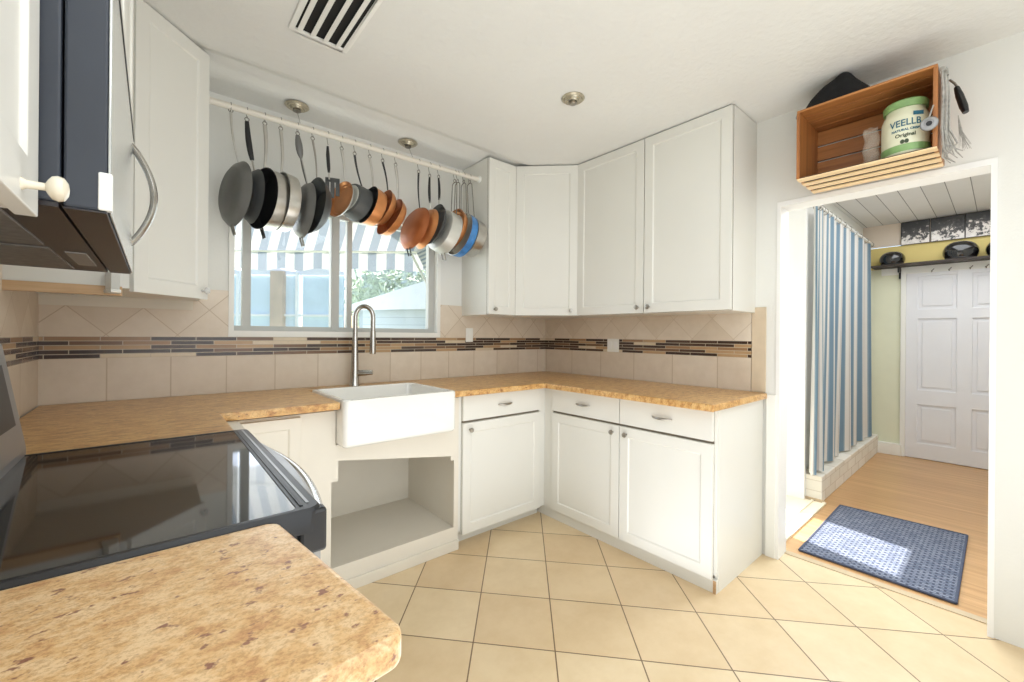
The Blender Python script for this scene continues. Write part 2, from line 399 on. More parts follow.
# back wall with the window opening x -2.305..-1.07, z 1.215..1.80
wx0, wx1, wz0, wz1 = -2.30, -1.085, 1.225, 1.95
struct('wall_back', MB().box(-3.1, wx0, 0, .16, 0, 2.6).box(wx1, .12, 0, .16, 0, 2.6).box(wx0, wx1, 0, .16, 0, wz0).box(wx0, wx1, 0, .16, wz1, 2.6), 'wall')
struct('wall_left', MB().box(-3.1, W, -4.0, 0, 0, 2.6), 'wall')
dy0, dy1, dz = -2.58, -1.81, 1.94
struct('wall_right', MB().box(0, .12, dy1, 0, 0, 2.6).box(0, .12, -4.0, dy0, 0, 2.6).box(0, .12, dy0, dy1, dz, 2.6), 'wall')
struct('wall_near', MB().box(-3.1, .12, -4.1, -4.0, 0, 2.6), 'wall')
# painted doorway lining
struct('trim_2', MB().box(0, .124, dy1-.006, dy1, 0, dz-.006).box(0, .124, dy0, dy0+.006, 0, dz-.006).box(0, .124, dy0, dy1, dz-.006, dz)
       .box(-.006, .0, dy1-.006, dy1+.012, 0, dz-.006).box(-.006, 0, dy0-.012, dy0+.006, 0, dz-.006).box(-.006, 0, dy0-.012, dy1+.012, dz-.006, dz+.02), 'trim_white')
struct('baseboard_right', MB().box(-.012, 0, -1.80, -1.752, 0, .9), 'white', bevel=.003)
# latch plate on the right jamb
# backsplash panels
t = .008
struct('trim_3', MB().box(W, -.0, -t, 0, CT, 1.099), 'spl_b')
struct('trim_4', MB().box(W, -.0, -t-.001, 0, 1.099, 1.196), 'mos_b')
struct('trim_5', MB().box(W, wx0-.02, -t, 0, 1.196, 1.435).box(wx1+.02, 0, -t, 0, 1.196, 1.43), 'spl_d')
struct('trim_6', MB().box(-t, 0, -1.672, -t, CT, 1.099), 'spl_br')
struct('trim_7', MB().box(-t-.001, 0, -1.672, -t, 1.099, 1.196), 'mos_r')
struct('trim_8', MB().box(-t, 0, -1.672, -t, 1.196, 1.40), 'spl_dr')
struct('trim_9', MB().box(-t, 0, -1.748, -1.674, CT, 1.388), 'spl_plain', bevel=.002)
struct('trim_10', MB().box(W, W+t, -3.2, -t, CT, 1.099), 'spl_br')
struct('trim_11', MB().box(W, W+t+.001, -3.2, -t, 1.099, 1.196), 'mos_r')
struct('trim_12', MB().box(W, W+t, -3.2, -t, 1.196, 1.43), 'spl_dr')

# window: white casing, vinyl frame, two sashes
def ring_frame(mb, ax, x0, x1, z0, z1, w, d0, d1):
    """rectangular frame of member width w in the xz (ax='y') or yz (ax='x') plane, four boxes that only touch"""
    ws = w if isinstance(w, tuple) else (w,)*4      # left, right, bottom, top
    for a, b, c, d in ((x0, x0+ws[0], z0, z1), (x1-ws[1], x1, z0, z1), (x0+ws[0], x1-ws[1], z0, z0+ws[2]), (x0+ws[0], x1-ws[1], z1-ws[3], z1)):
        if ax == 'y': mb.box(a, b, d0, d1, c, d)
        else: mb.box(d0, d1, a, b, c, d)
    return mb
win = MB()
ring_frame(win, 'y', wx0-.02, wx1+.02, wz0-.028, wz1+.02, (.024, .024, .032, .024), -.012, .10)
wo = struct('window_1', win, 'white')
fr = MB(); yf0, yf1 = .035, .075
ring_frame(fr, 'y', wx0+.045, wx1, wz0+.001, wz1-.001, (.04, .05, .03, .03), yf0, yf1)
fr.box(wx0, wx0+.045, yf0, yf1, wz0+.001, wz0+.031).box(wx0, wx0+.045, yf0, yf1, wz1-.031, wz1-.001)
fr.build('window_frame', 'frame', wo)
MB().box(-1.80, -1.752, yf0-.008, yf1, wz0+.01, wz1-.01).build('sash_stile', 'frame', wo, bevel=.004)
MB().box(-1.70, -1.668, yf0+.01, yf1+.01, wz0+.01, wz1-.01).build('sash_stile', 'frame', wo, bevel=.004)
MB().box(wx0, wx1, .055, .058, wz0, wz1).build('window_pane', 'glass', wo)

# ------------------------------------------------------------------ cabinets
def shaker(mb, w, h, th=.019, st=.055, rec=.006):
    """door in local space: x 0..w, z 0..h, face towards -y (front at y=-th)"""
    b = .006
    o = [(0, 0), (w, 0), (w, h), (0, h)]; i1 = [(st, st), (w-st, st), (w-st, h-st), (st, h-st)]
    i2 = [(st+b, st+b), (w-st-b, st+b), (w-st-b, h-st-b), (st+b, h-st-b)]
    vs = [(x, 0, z) for x, z in o]+[(x, -th, z) for x, z in o]+[(x, -th, z) for x, z in i1]+[(x, -th+rec, z) for x, z in i2]
    fs = [(3, 2, 1, 0)]
    for k in range(4):
        n = (k+1) % 4
        fs += [(k, n, 4+n, 4+k), (4+k, 4+n, 8+n, 8+k), (8+k, 8+n, 12+n, 12+k)]
    fs.append((12, 13, 14, 15)); mb.add(vs, fs); return mb

def knob_mb(T, x, z, y=-.019, r=.0145):
    mb = MB(T @ Matrix.Translation((x, y, z)) @ Matrix.Rotation(R(90), 4, 'X'))
    return mb.lathe([(.006, 0), (.005, .012), (r*.8, .016), (r, .021), (r*.85, .027), (0, .029)], seg=16)

def door(T, w, h, parent, knob=None, km='nickel', name='door'):
    d = shaker(MB(T), w, h).build(name, 'cab', parent, bevel=.0015)
    if knob: knob_mb(T, *knob).build('knob', km, d, smooth=True)
    return d
def drawer(T, w, h, parent):
    d = MB(T).box(0, w, -.019, 0, 0, h).build('drawer', 'cab', parent, bevel=.002)
    hw = .055
    pts = [(w/2-hw+2*hw*k/12, -.019-.02*math.sin(PI*k/12)**.6, h/2) for k in range(13)]
    MB(T).tube(pts, [.004+.0035*math.sin(PI*k/12) for k in range(13)], 8).build('pull', 'nickel', d, smooth=True)
    return d

H = ZT-ZB
# right of the window: narrow cabinet on the window wall
c = thing('wall_cabinet', 'narrow white wall cabinet at right end of pot rail beside the window', 'cabinet', (-.76, 0, ZB))
MB().box(-.88, -.632, -.307, 0, ZB, ZT).build('carcass', 'cab', c, bevel=.0015)
MB().box(-.879, -.633, -.3085, -.307, ZB+.002, ZT-.002).build('gap_shade', 'shade_tan', c)  # thin sheet behind the door, its dark colour stands for gap shade
door(TR(-.878, -.3085, ZB+.004), .242, H-.008, c, (.05, .035))
# corner cabinet with angled door
c = thing('corner_wall_cabinet', 'white wall cabinet with angled door in the right corner', 'cabinet', (-.3, -.3, ZB))
MB().prism([(-.630, -.001), (-.001, -.001), (-.001, -.630), (-.307, -.630), (-.630, -.307)], ZB, ZT).build('carcass', 'cab', c, bevel=.0015)
dl = math.hypot(.323, .323)
MB(TR(-.630, -.307, 0, -45)).box(.001, dl-.001, -.0015, 0, ZB+.002, ZT-.002).build('gap_shade', 'shade_tan', c)
door(TR(-.630, -.307, ZB+.004, -45) @ Matrix.Translation((.011, -.0015, 0)), dl-.016, H-.008, c, (dl-.06, .035))
# double cabinet on the right wall
c = thing('double_wall_cabinet', 'tall white two-door wall cabinet nearest the doorway', 'cabinet', (-.16, -1.15, ZB))
MB().box(-.307, 0, -1.690, -.632, ZB, ZT).build('carcass', 'cab', c, bevel=.0015)
MB().box(-.3085, -.307, -1.688, -.633, ZB+.002, ZT-.002).build('gap_shade', 'shade_tan', c)
door(TR(-.3085, -.640, ZB+.004, -90), .530, H-.008, c, (.495, .035))
door(TR(-.3085, -1.176, ZB+.004, -90), .510, H-.008, c, (.035, .035))
# left corner cabinet with angled door
A = (-2.682, -.562); B = (-2.447, -.327)
c = thing('corner_wall_cabinet', 'white wall cabinet with angled door and glass knob left of the window', 'cabinet', (-2.75, -.25, ZB))
MB().prism([(W+.001, -.001), (B[0], -.001), (B[0], B[1]+.014), (A[0]+.014, A[1]), (W+.001, A[1])], ZB+.015, ZT).build('carcass', 'cab', c, bevel=.0015)
ll = math.hypot(A[0]-B[0], A[1]-B[1])
door(TR(A[0]-.014+.014, A[1], ZB+.004, 45), ll, H-.008, c, (ll-.03, .035), 'crystal')
MB().box(W+.001, -2.70, A[1]-.006, A[1]+.02, ZB-.012, ZB+.02).build('bottom_rail', 'raw_wood', c)
MB().box(W+.001, B[0]-.02, -.02, -.001, ZB-.03, ZB+.015).build('back_rail', 'cream', c)
lb0 = MB().prism([(-2.748, -.569), (-2.725, -.64), (-2.700, -.615), (-2.705, -.569)], 1.352, 1.364).build('light_base', 'white', c, bevel=.002); lb0['label'] = 'small white-framed frosted light'
MB().prism([(-2.744, -.570), (-2.725, -.633), (-2.704, -.613), (-2.709, -.570)], 1.364, 1.425).build('light_lens', 'frost', lb0, bevel=.003)
# cabinet above the microwave
c = thing('wall_cabinet', 'white wall cabinet above the microwave', 'cabinet', (-2.83, -1.48, 1.73))
MB().box(W+.001, -2.678, -1.858, -1.102, 1.735, ZT).build('carcass', 'cab', c, bevel=.0015)
door(TR(-2.678, -1.856, 1.738, 90), .375, ZT-1.742, c)
door(TR(-2.678, -1.478, 1.738, 90), .375, ZT-1.742, c)
# near left cabinet
c = thing('wall_cabinet', 'white wall cabinet with round ivory knob at near left of microwave', 'cabinet', (-2.86, -2.3, ZB))
MB().box(W+.001, -2.738, -2.80, -1.862, ZB, ZT).build('carcass', 'cab', c, bevel=.0015)
d = shaker(MB(TR(-2.738, -2.33, ZB-.006, 90)), .466, H).build('door', 'cab', c, bevel=.0015)
kb = MB(TR(-2.719, -1.948, 1.370, 90) @ Matrix.Rotation(R(90), 4, 'X'))
kb.lathe([(.007, 0), (.0045, .004), (.004, .017), (.008, .019), (.0122, .022), (.0138, .0265), (.0122, .031), (.007, .034), (0, .035)], seg=20).build('knob', 'knob_ivory', d, smooth=True)

# base cabinets -------------------------------------------------
bz0, bz1 = .085, .872
c = thing('base_cabinet', 'white base cabinet with one drawer and door right of the sink', 'cabinet', (-.95, -.3, 0))
MB().box(-1.283, -.645, -.585, -.012, bz0, bz1).build('carcass', 'cab', c, bevel=.0015)
MB().box(-1.283, -.60, -.535, -.518, 0, bz0-.022).build('toe_kick', 'cab', c)
MB().box(-1.262, -.646, -.5865, -.585, bz0, bz1-.006).build('gap_shade', 'shade_tan', c)
drawer(TR(-1.262, -.5865, .722), .62, .142, c)
door(TR(-1.262, -.5865, .068), .62, .640, c, (.045, .60))
MB().box(-.6445, -.592, -.590, -.50, bz0-.02, bz1).build('filler_strip', 'cab', c)
c = thing('double_base_cabinet', 'white base cabinet with two drawers and two doors under right wall cabinets', 'cabinet', (-.3, -1.2, 0))
MB().box(-.583, -.012, -1.736, -.672, bz0, bz1).box(-.564, -.012, -1.736, -1.718, 0, bz0-.001).build('carcass', 'cab', c, bevel=.0015)
MB().box(-.583, -.565, -1.736, -.50, 0, bz0-.022).build('toe_kick', 'cab', c)
MB().box(-.5915, -.52, -.6715, -.52, bz0-.02, bz1).build('filler_strip', 'cab', c)
MB().box(-.587, -.5835, -1.735, -1.722, 0, .06).build('edge_strip', 'raw_wood', c)
MB().box(-.5845, -.583, -1.722, -.673, bz0, bz1-.006).build('gap_shade', 'shade_tan', c)
MB().box(-.562, -.012, -1.7375, -1.736, 0, bz1-.002).build('side_panel', 'cab', c)
drawer(TR(-.5845, -.672, .722, -90), .525, .142, c)
drawer(TR(-.5845, -1.202, .722, -90), .520, .142, c)
door(TR(-.5845, -.672, .068, -90), .525, .640, c, (.485, .60))
door(TR(-.5845, -1.202, .068, -90), .520, .640, c, (.045, .60))

# sink base with a notched open front
c = thing('sink_base_cabinet', 'cream sink base cabinet with notched open front below the white sink', 'cabinet', (-1.8, -.3, 0))
fx0, fx1 = -2.36, -1.290; ox0, ox1, oz0, ozl, ozr = -1.985, -1.318, .13, .585, .51
fm = MB()
# face panel (front y=-.6): outline with an opening, notched at the upper corners
fm.box(fx0, ox0, -.60, -.582, .0, .700).box(ox1, fx1, -.60, -.582, .0, .86).box(ox0, ox1, -.60, -.582, 0, oz0)
fm.add([(x, y, z) for y in (-.60, -.582) for x, z in ((ox0, .53), (ox0+.03, .53), (ox0+.03, .625), (ox1-.022, .535), (ox1-.022, .51), (ox1, .51), (ox1, .70), (ox0, .70))],
       [(7, 6, 5, 4, 3, 2, 1, 0), tuple(range(8, 16))]+[(k, (k+1) % 8, 8+(k+1) % 8, 8+k) for k in range(8)])
fm.box(fx0, -1.968, -.60, -.582, .70, .86)
fm.box(-1.36, ox1, -.60, -.582, .70, .86)
fm.build('face_panel', 'cream', c)
MB().box(fx0, fx1, -.582, -.02, .105, .125).build('bottom_shelf', 'cream', c)
MB().box(ox1+.008, ox1+.022, -.582, -.02, .125, .66).build('side_panel', 'cream', c)
MB().box(ox0-.03, ox0-.016, -.582, -.02, .125, .66).build('side_panel', 'cream', c)
MB().box(ox0-.03, ox1+.02, -.03, -.015, .125, .66).build('back_panel', 'cream', c)
MB().box(ox0, fx1, -.612, -.60, 0, .055).build('plinth', 'cream', c, bevel=.003)
shaker(MB(TR(-2.345, -.601, .16)), .225, .69, st=.045).build('door', 'cream', c, bevel=.002)
MB().box(-2.46, fx0-.0005, -1.06, -.60, 0, .872).build('return_panel', 'cream', c)

# sink (apron front)
sx0, sx1, sy0, sy1, sz0, sz1 = -1.965, -1.368, -.70, -.185, .700, .915
sk = thing('apron_sink', 'white ceramic apron-front farmhouse sink below the window', 'sink', (-1.66, -.45, sz0))
sm = MB(); wl = .02
def rrect(x0, x1, y0, y1, r, n=5):
    out = []
    for cx, cy, a in ((x1-r, y0+r, -90), (x1-r, y1-r, 0), (x0+r, y1-r, 90), (x0+r, y0+r, 180)):
        for k in range(n+1):
            q = R(a+90*k/n); out.append((cx+r*math.cos(q), cy+r*math.sin(q)))
    return out
def ring_mesh(mb, loops, cap0=True, cap1=True):
    n = len(loops[0]); vs = [p for l in loops for p in l]
    fs = [(i*n+k, i*n+(k+1) % n, (i+1)*n+(k+1) % n, (i+1)*n+k) for i in range(len(loops)-1) for k in range(n)]
    if cap0: fs.append(tuple(range(n-1, -1, -1)))
    if cap1: fs.append(tuple((len(loops)-1)*n+k for k in range(n)))
    return mb.add(vs, fs)
def L3(pts, z): return [(x, y, z) for x, y in pts]
ring_mesh(sm, [L3(rrect(sx0+.01, sx1-.01, sy0+.01, sy1-.01, .02), sz0), L3(rrect(sx0, sx1, sy0, sy1, .025), sz0+.012), L3(rrect(sx0, sx1, sy0, sy1, .025), sz1-.006),
    L3(rrect(sx0+.004, sx1-.004, sy0+.004, sy1-.004, .025), sz1), L3(rrect(sx0+wl, sx1-wl, sy0+wl+.006, sy1-wl, .03), sz1), L3(rrect(sx0+wl+.005, sx1-wl-.005, sy0+wl+.01, sy1-wl-.005, .03), sz1-.01),
    L3(rrect(sx0+wl+.012, sx1-wl-.012, sy0+wl+.018, sy1-wl-.012, .04), sz0+.04), L3(rrect(sx0+.06, sx1-.06, sy0+.06, sy1-.06, .05), sz0+.02)])
sm.build('basin', 'ceramic', sk, smooth=50)
MB(TR(-1.66, -.42, sz0+.021)).lathe([(0, 0), (.03, 0), (.042, .003), (.045, 0)], seg=20).build('drain', 'steel', sk, smooth=True)

# faucet
fx, fy = -1.70, -.10
fa = thing('kitchen_faucet', 'tall brushed gooseneck faucet behind the white sink', 'faucet', (fx, fy, CT))
MB(TR(fx, fy, CT)).lathe([(.030, 0), (.030, .006), (.026, .012), (.0225, .10), (.020, .18), (.0165, .27), (.0145, .30)], seg=24).build('body', 'chrome', fa, smooth=True)
rr = .052; dx, dyy = .80, -.6
pts = [(fx, fy, CT+.29)]+[(fx+dx*(rr-rr*math.cos(PI*k/14)), fy+dyy*(rr-rr*math.cos(PI*k/14)), CT+.41+rr*1.25*math.sin(PI*k/14)) for k in range(15)]
pts.append((fx+dx*2*rr, fy+dyy*2*rr, CT+.33))
MB().tube(pts, .0148, 14).build('gooseneck', 'chrome', fa, smooth=True)
ex, ey = fx+dx*2*rr, fy+dyy*2*rr
MB(TR(ex, ey, CT+.19)).lathe([(0, 0), (.0175, 0), (.0185, .006), (.017, .08), (.0165, .14), (.014, .142)], seg=18).build('spray_head', 'chrome', fa, smooth=True)
MB().tube([(fx+.015, fy-.010, CT+.075), (fx+.05, fy-.035, CT+.078), (fx+.085, fy-.06, CT+.080)], [.018, .0175, .014], 12).build('lever', 'chrome', fa, smooth=True)

# countertops
ct = MB()
ov = -.668
pts = [(W+.009, -.009), (-.009, -.009), (-.009, -1.758), (ov-.012, -1.758), (ov-.012, ov-.01), (sx1+.004, ov), (sx1+.004, sy1+.012), (sx0-.004, sy1+.012), (sx0-.004, ov), (-2.415, ov), (-2.415, -1.066), (W+.009, -1.066)]
ct.prism(pts, CT-.034, CT)
co = ct.build('countertop', 'gran', bevel=.007); tag(co, 'golden speckled granite countertop wrapping the corner around the sink', 'countertop')
pts = [(W+.009, -1.852), (-2.474, -1.852), (-2.458, -1.862), (-2.414, -2.205), (-2.424, -2.220), (-2.7, -2.245), (W+.009, -2.275)]
co = MB().prism(pts, CT-.028, CT+.008).build('countertop', 'gran2', bevel=.010); tag(co, 'short speckled granite countertop in the foreground beside the black range', 'countertop')
co.modifiers['bevel'].segments = 4
c = thing('base_cabinet', 'white base cabinet under the foreground granite counter', 'cabinet', (-2.7, -2.05, 0))
MB().box(W+.01, -2.485, -2.20, -1.87, .09, CT-.029).build('carcass', 'cab', c, bevel=.002)
MB().box(W+.01, -2.55, -2.19, -1.88, 0, .09).build('toe_kick', 'cab', c)
shaker(MB(TR(-2.485, -2.195, .11, 90)), .315, .745).build('door', 'cab', c, bevel=.002)

# ------------------------------------------------------------------ range
ry0, ry1, rx0, rx1 = -1.849, -1.082, -2.97, -2.415
rg = thing('electric_range', 'black glass-top electric range with silver bowed handle', 'range', (-2.7, -1.47, 0))
MB().box(rx0, rx1-.01, ry0+.006, ry1-.006, .06, .878).build('body', 'black', rg, bevel=.004)
ZR = .920
fm = MB(); ring_mesh(fm, [L3(rrect(-2.885, rx1+.025, ry0, ry1, .02), .879), L3(rrect(-2.885, rx1+.028, ry0, ry1, .022), .914), L3(rrect(-2.88, rx1+.022, ry0+.004, ry1-.006, .02), ZR), L3(rrect(-2.868, rx1-.012, ry0+.012, ry1-.012, .012), ZR), L3(rrect(-2.866, rx1-.014, ry0+.014, ry1-.014, .012), ZR-.003)])
fm.build('cooktop_frame', mat('cooktop_frame_enamel', (22, 23, 26), .38), rg, smooth=35)
MB().box(-2.867, rx1-.013, ry0+.013, ry1-.013, ZR-.004, ZR-.0015).build('cooktop_glass', 'glass_black', rg)
MB().box(rx1-.006, rx1-.001, ry0+.02, ry1-.02, ZR-.001, ZR+.0015).build('trim_strip', 'black', rg)
MB().box(rx1+.006, rx1+.011, ry0+.03, ry1-.02, ZR-.002, ZR+.001).build('trim_strip', 'grey_metal', rg)
bow = lambda k, n=18: math.sin(PI*k/n)
# bowed front: silver door top following a curve
n = 18; vs = []; fs = []
for k in range(n+1):
    y = ry0+.012+(ry1-ry0-.03)*k/n; b = rx1+.026+.040*bow(k)**.8
    for x, z in ((rx1+.012, .905), (b-.012, .902), (b, .885), (b, .80), (rx1+.012, .80)): vs.append((x, y, z))
for k in range(n):
    for i in range(5): fs.append((k*5+i, k*5+(i+1) % 5, (k+1)*5+(i+1) % 5, (k+1)*5+i))
fs += [(0, 1, 2, 3, 4), tuple(n*5+i for i in (4, 3, 2, 1, 0))]
MB().add(vs, fs).build('control_rail', 'grey_metal', rg, smooth=40)
MB().tube([(rx1+.024+.052*bow(k)**.8, ry0+.02+(ry1-ry0-.04)*k/n, .875) for k in range(n+1)], .011, 12).build('oven_handle', 'chrome', rg, smooth=True)
MB().box(rx1-.01, rx1+.034, ry0+.001, ry0+.03, .84, .915).build('end_cap', 'black', rg, bevel=.006)
MB().box(rx1-.01, rx1+.015, ry0+.012, ry1-.012, .22, .79).build('oven_door', 'steel', rg, bevel=.006)
MB().box(rx1-.01, rx1+.012, ry0+.012, ry1-.012, .065, .21).build('drawer', 'steel', rg, bevel=.006)
for y in (ry0+.05, ry1-.05):
    for x in (-2.9, -2.5): MB(TR(x, y, 0)).lathe([(0, 0), (.02, 0), (.02, .06), (0, .06)], seg=12).build('foot', 'black', rg)
bg = MB(); pr = [(-2.970, .86), (-2.846, .86), (-2.846, .935), (-2.886, 1.19), (-2.970, 1.19)]
bg.add([(x, y, z) for y in (ry0+.005, ry1+.012) for x, z in pr], [(0, 1, 2, 3, 4), (9, 8, 7, 6, 5)]+[(k, (k+1) % 5, 5+(k+1) % 5, 5+k) for k in range(5)])
bgo = bg.build('back_guard', 'grey_metal', rg, bevel=.008)
sl = math.atan2(.040, .255)
def bgp(y, s, off=.002): return (-2.846-.040*s+off, y, .935+.255*s)
MB().add([bgp(-1.60, .25), bgp(-1.13, .25), bgp(-1.13, .8), bgp(-1.60, .8)], [(0, 1, 2, 3)]).build('display', 'black', bgo)
for y in (-1.80, -1.70):
    MB(Matrix.Translation(bgp(y, .55, 0)) @ Matrix.Rotation(R(90)-sl, 4, 'Y')).lathe([(.022, 0), (.02, .02), (0, .022)], seg=16).build('control_knob', 'black', bgo, smooth=True)

# ------------------------------------------------------------------ microwave
mx, mf = -2.702, -2.657; my0, my1, mz0, mz1 = -1.856, -1.104, 1.372, 1.722
mw = thing('microwave', 'dark over-range microwave with silver front and bowed handle', 'microwave', (-2.83, -1.48, mz0))
MB().box(W+.001, mx, my0, my1, mz0+.004, mz1).build('case', 'navy', mw, bevel=.003)
dm = MB(); dm.box(mx+.002, mf-.003, my0+.001, my1-.001, mz0, mz1-.003); dm.build('door', 'navy', mw, bevel=.003)
MB().box(mf-.003, mf, my0+.001, my1-.001, mz0+.001, mz1-.003).build('door_front', 'mw_front', mw, bevel=.003)
MB().box(W+.001, mx-.002, my0+.004, my1-.004, mz0-.002, mz0+.004).build('underside', 'mw_under', mw)
MB().box(mx+.002, mf-.004, my0+.004, my1-.004, mz0-.002, mz0).build('door_underside', 'mw_under', mw)
MB().box(-2.92, -2.76, -1.48, -1.15, mz0-.005, mz0-.001).build('grease_filter', 'mw_mesh', mw, bevel=.001)
MB().box(-2.92, -2.76, -1.83, -1.52, mz0-.005, mz0-.001).build('grease_filter', 'mw_mesh', mw, bevel=.001)
MB().box(-2.745, -2.715, -1.44, -1.24, mz0-.004, mz0-.001).build('lamp_lens', 'grey_metal', mw, bevel=.001)
MB().box(mx+.004, mf+.001, my0+.02, my1-.001, mz1, mz1+.010).build('top_gap_shade', 'black', mw)  # black strip standing for the shade in the gap under the cabinet
MB().box(mf-.012, mf+.0015, my0-.001, my0+.012, mz0+.001, mz0+.05).build('corner_clip', 'white', mw, bevel=.002)
hp = [(mf-.004+.046*math.sin(PI*k/16)**.85, -1.17, 1.44+.25*k/16) for k in range(17)]
MB().tube(hp, .008, 12, flat=1.8).build('handle', 'chrome', mw, smooth=True)
# ------------------------------------------------------------------ pot rail and pans
RY, RZ = -.215, 2.298
pr_ = thing('pot_rail', 'white hanging rail above the window carrying the pans', 'rail', (-1.66, RY, RZ))
MB().tube([(B[0], RY, RZ-.004), (-.882, RY, RZ+.010)], .0155, 16).build('rod', 'rail', pr_, smooth=True)
MB(TR(-.882, RY, RZ+.010) @ Matrix.Rotation(R(-90), 4, 'Y')).lathe([(0, 0), (.026, 0), (.026, .004), (.017, .012), (0, .012)], seg=20).build('end_flange', 'white', pr_, smooth=True)
for x in (-2.038, -1.392):
    MB().tube([(x, -.15, 2.415), (x, -.185, 2.36), (x, RY, RZ+.018)], .0012, 6).build('support_wire', 'hook', pr_)
for x, y, lb in ((-2.038, -.147, 'nickel ceiling rosette above pot rail, nearer the left corner cabinet'), (-1.392, -.146, 'nickel ceiling rosette above pot rail, over the copper pans'), (-.981, -1.166, 'lone nickel ceiling rosette in the open ceiling before the corner cabinets')):
    ro = thing('ceiling_rosette', lb, 'ceiling fitting', (x, y, 2.40), group='nickel rosettes on the ceiling')
    zc = 2.436 if y > -.3 else 2.44
    MB(TR(x, y, zc)).lathe([(.058, 0), (.06, -.004), (.052, -.010), (.046, -.008), (.042, -.016), (.034, -.014), (.030, -.022), (.020, -.020)], seg=28).build('plate', 'rosette', ro, smooth=25)
    MB(TR(x, y, zc)).lathe([(.019, -.019), (.021, -.030), (.014, -.034), (0, -.034)], seg=18).build('socket', 'hook' if y > -.3 else 'nickel', ro, smooth=30)

LA = Matrix.Rotation(R(-90), 4, 'Y')     # lathe axis z -> -x
def make_pan(name, label, cat, hx, hz, cx, cz, Rr, depth, yaw, tilt, opening, wall, inner, neck, handle, hstyle='flat', helper=None, group='pots and pans on the hanging rail', slope=.78, base=None, hw=.008):
    """a pan hung by its handle; its round axis lies across the rail, opening 'L' towards the left"""
    t = thing(name, label, cat, (hx, RY, hz), 0, group)
    Cc = Matrix.Translation((cx, RY, cz)) @ Matrix.Rotation(R(yaw), 4, 'Z') @ Matrix.Rotation(R(tilt), 4, 'Y')
    s = 1 if opening == 'L' else -1
    Lx = Cc @ LA            # local z points to -x
    th = .003; rb = Rr*slope; d2 = depth/2
    # outer shell: base at -s side
    def P(lst): return [(r, h*s) for r, h in lst]
    outer = P([(0, -d2), (rb*.92, -d2), (rb, -d2+.006), (rb+(Rr-rb)*.55, -d2+depth*.45), (Rr-.002, d2-.002), (Rr+.001, d2)])
    inn = P([(Rr+.001, d2), (Rr-th, d2), (rb+(Rr-rb)*.5-th, -d2+depth*.45), (rb-th*1.5, -d2+.010), (rb*.9, -d2+th+.001), (0, -d2+th+.001)])
    MB(Lx).lathe(outer, seg=40).build('pan_body', wall, t, smooth=35)
    MB(Lx).lathe(inn, seg=40).build('pan_interior', inner, t, smooth=35)
    if base: MB(Lx).lathe(P([(0, -d2-.002), (rb*.84, -d2-.002), (rb*.86, -d2)]), seg=32).build('base_disc', base, t, smooth=True)
    top = Cc @ Vector((0 if not s else -s*(d2-.006), 0, Rr-.002))
    hk = Vector((hx, RY, hz))
    if hstyle == 'loop':
        pts = []
        for k in range(13):
            a = PI*k/12
            pts.append((hx+.0-.0*k, RY+.028*math.cos(a), hz-.02+.02*math.sin(a)))
        p0 = Vector((top.x, RY+.034, top.z-.02)); p1 = Vector((top.x, RY-.034, top.z-.02))
        MB().tube([p0]+pts+[p1], .003, 8).build('bail_handle', handle, t, smooth=True)
    else:
        n = 10; pts = []; rr = []
        for k in range(n+1):
            f = k/n; p = top.lerp(hk, f); p.x += .006*math.sin(PI*f)*s
            pts.append(p)
            if hstyle == 'grip':
                rr.append(.004 if f < .2 else hw*(.75+.35*math.sin(PI*min(1, (f-.2)/.8)**.8)))
            elif hstyle == 'paddle':
                rr.append(.005 if f < .55 else hw*(.55+.6*math.sin(PI*(f-.5)/.52)))
            else: rr.append(hw*(.55+.45*f))
        cut = 2 if hstyle == 'grip' else 0
        MB().tube(pts[cut:], rr[cut:], 10, flat=.55).build('handle', handle, t, smooth=True)
        if hstyle == 'grip':
            MB().tube(pts[:4], [.0045]*4, 8).build('handle_neck', 'steel', t, smooth=True)
        if hstyle == 'paddle':
            for sg in (-1, 1):
                q = [p+Vector((0, sg*.014*math.sin(PI*(.15+.6*k/5)), 0)) for k, p in enumerate(pts[:6])]
                MB().tube(q, .003, 8).build('handle_fork', 'steel', t, smooth=True)
    LL = Matrix.Translation(hk+Vector((0, 0, .010))) @ Matrix.Rotation(R(90), 4, 'X')
    MB().torus(LL, .009, .002, 16, 6).build('hanging_loop', 'hook', t, smooth=True)
    if helper:
        b0 = Cc @ Vector((-s*(d2-.01), 0, -Rr+.004)); b1 = b0+Vector((.012, 0, -.045)); 
        MB().tube([b0+Vector((0, .02, 0)), b1+Vector((0, .016, 0)), b1+Vector((0, -.016, 0)), b0+Vector((0, -.02, 0))], .0045, 8).build('helper_handle', helper, t, smooth=True)
    # s hook
    zt = RZ+(.010*(hx+2.437)/1.55-.004 if True else 0)
    hp = [(hx, RY-.0185*math.cos(PI*k/8), zt+.0185*math.sin(PI*k/8)) for k in range(9)]
    hp += [(hx, RY+.014, zt-.02), (hx, RY+.002, hz+.020), (hx, RY-.006, hz+.012), (hx, RY-.012, hz+.020)]
    o = MB().tube(hp, .0018, 6).build('wire_hook', 'hook', None, smooth=True)
    tag(o, 'small wire hook on the rail holding the '+label.split(',')[0], 'hook', 'wire hooks on the hanging rail')
    return t
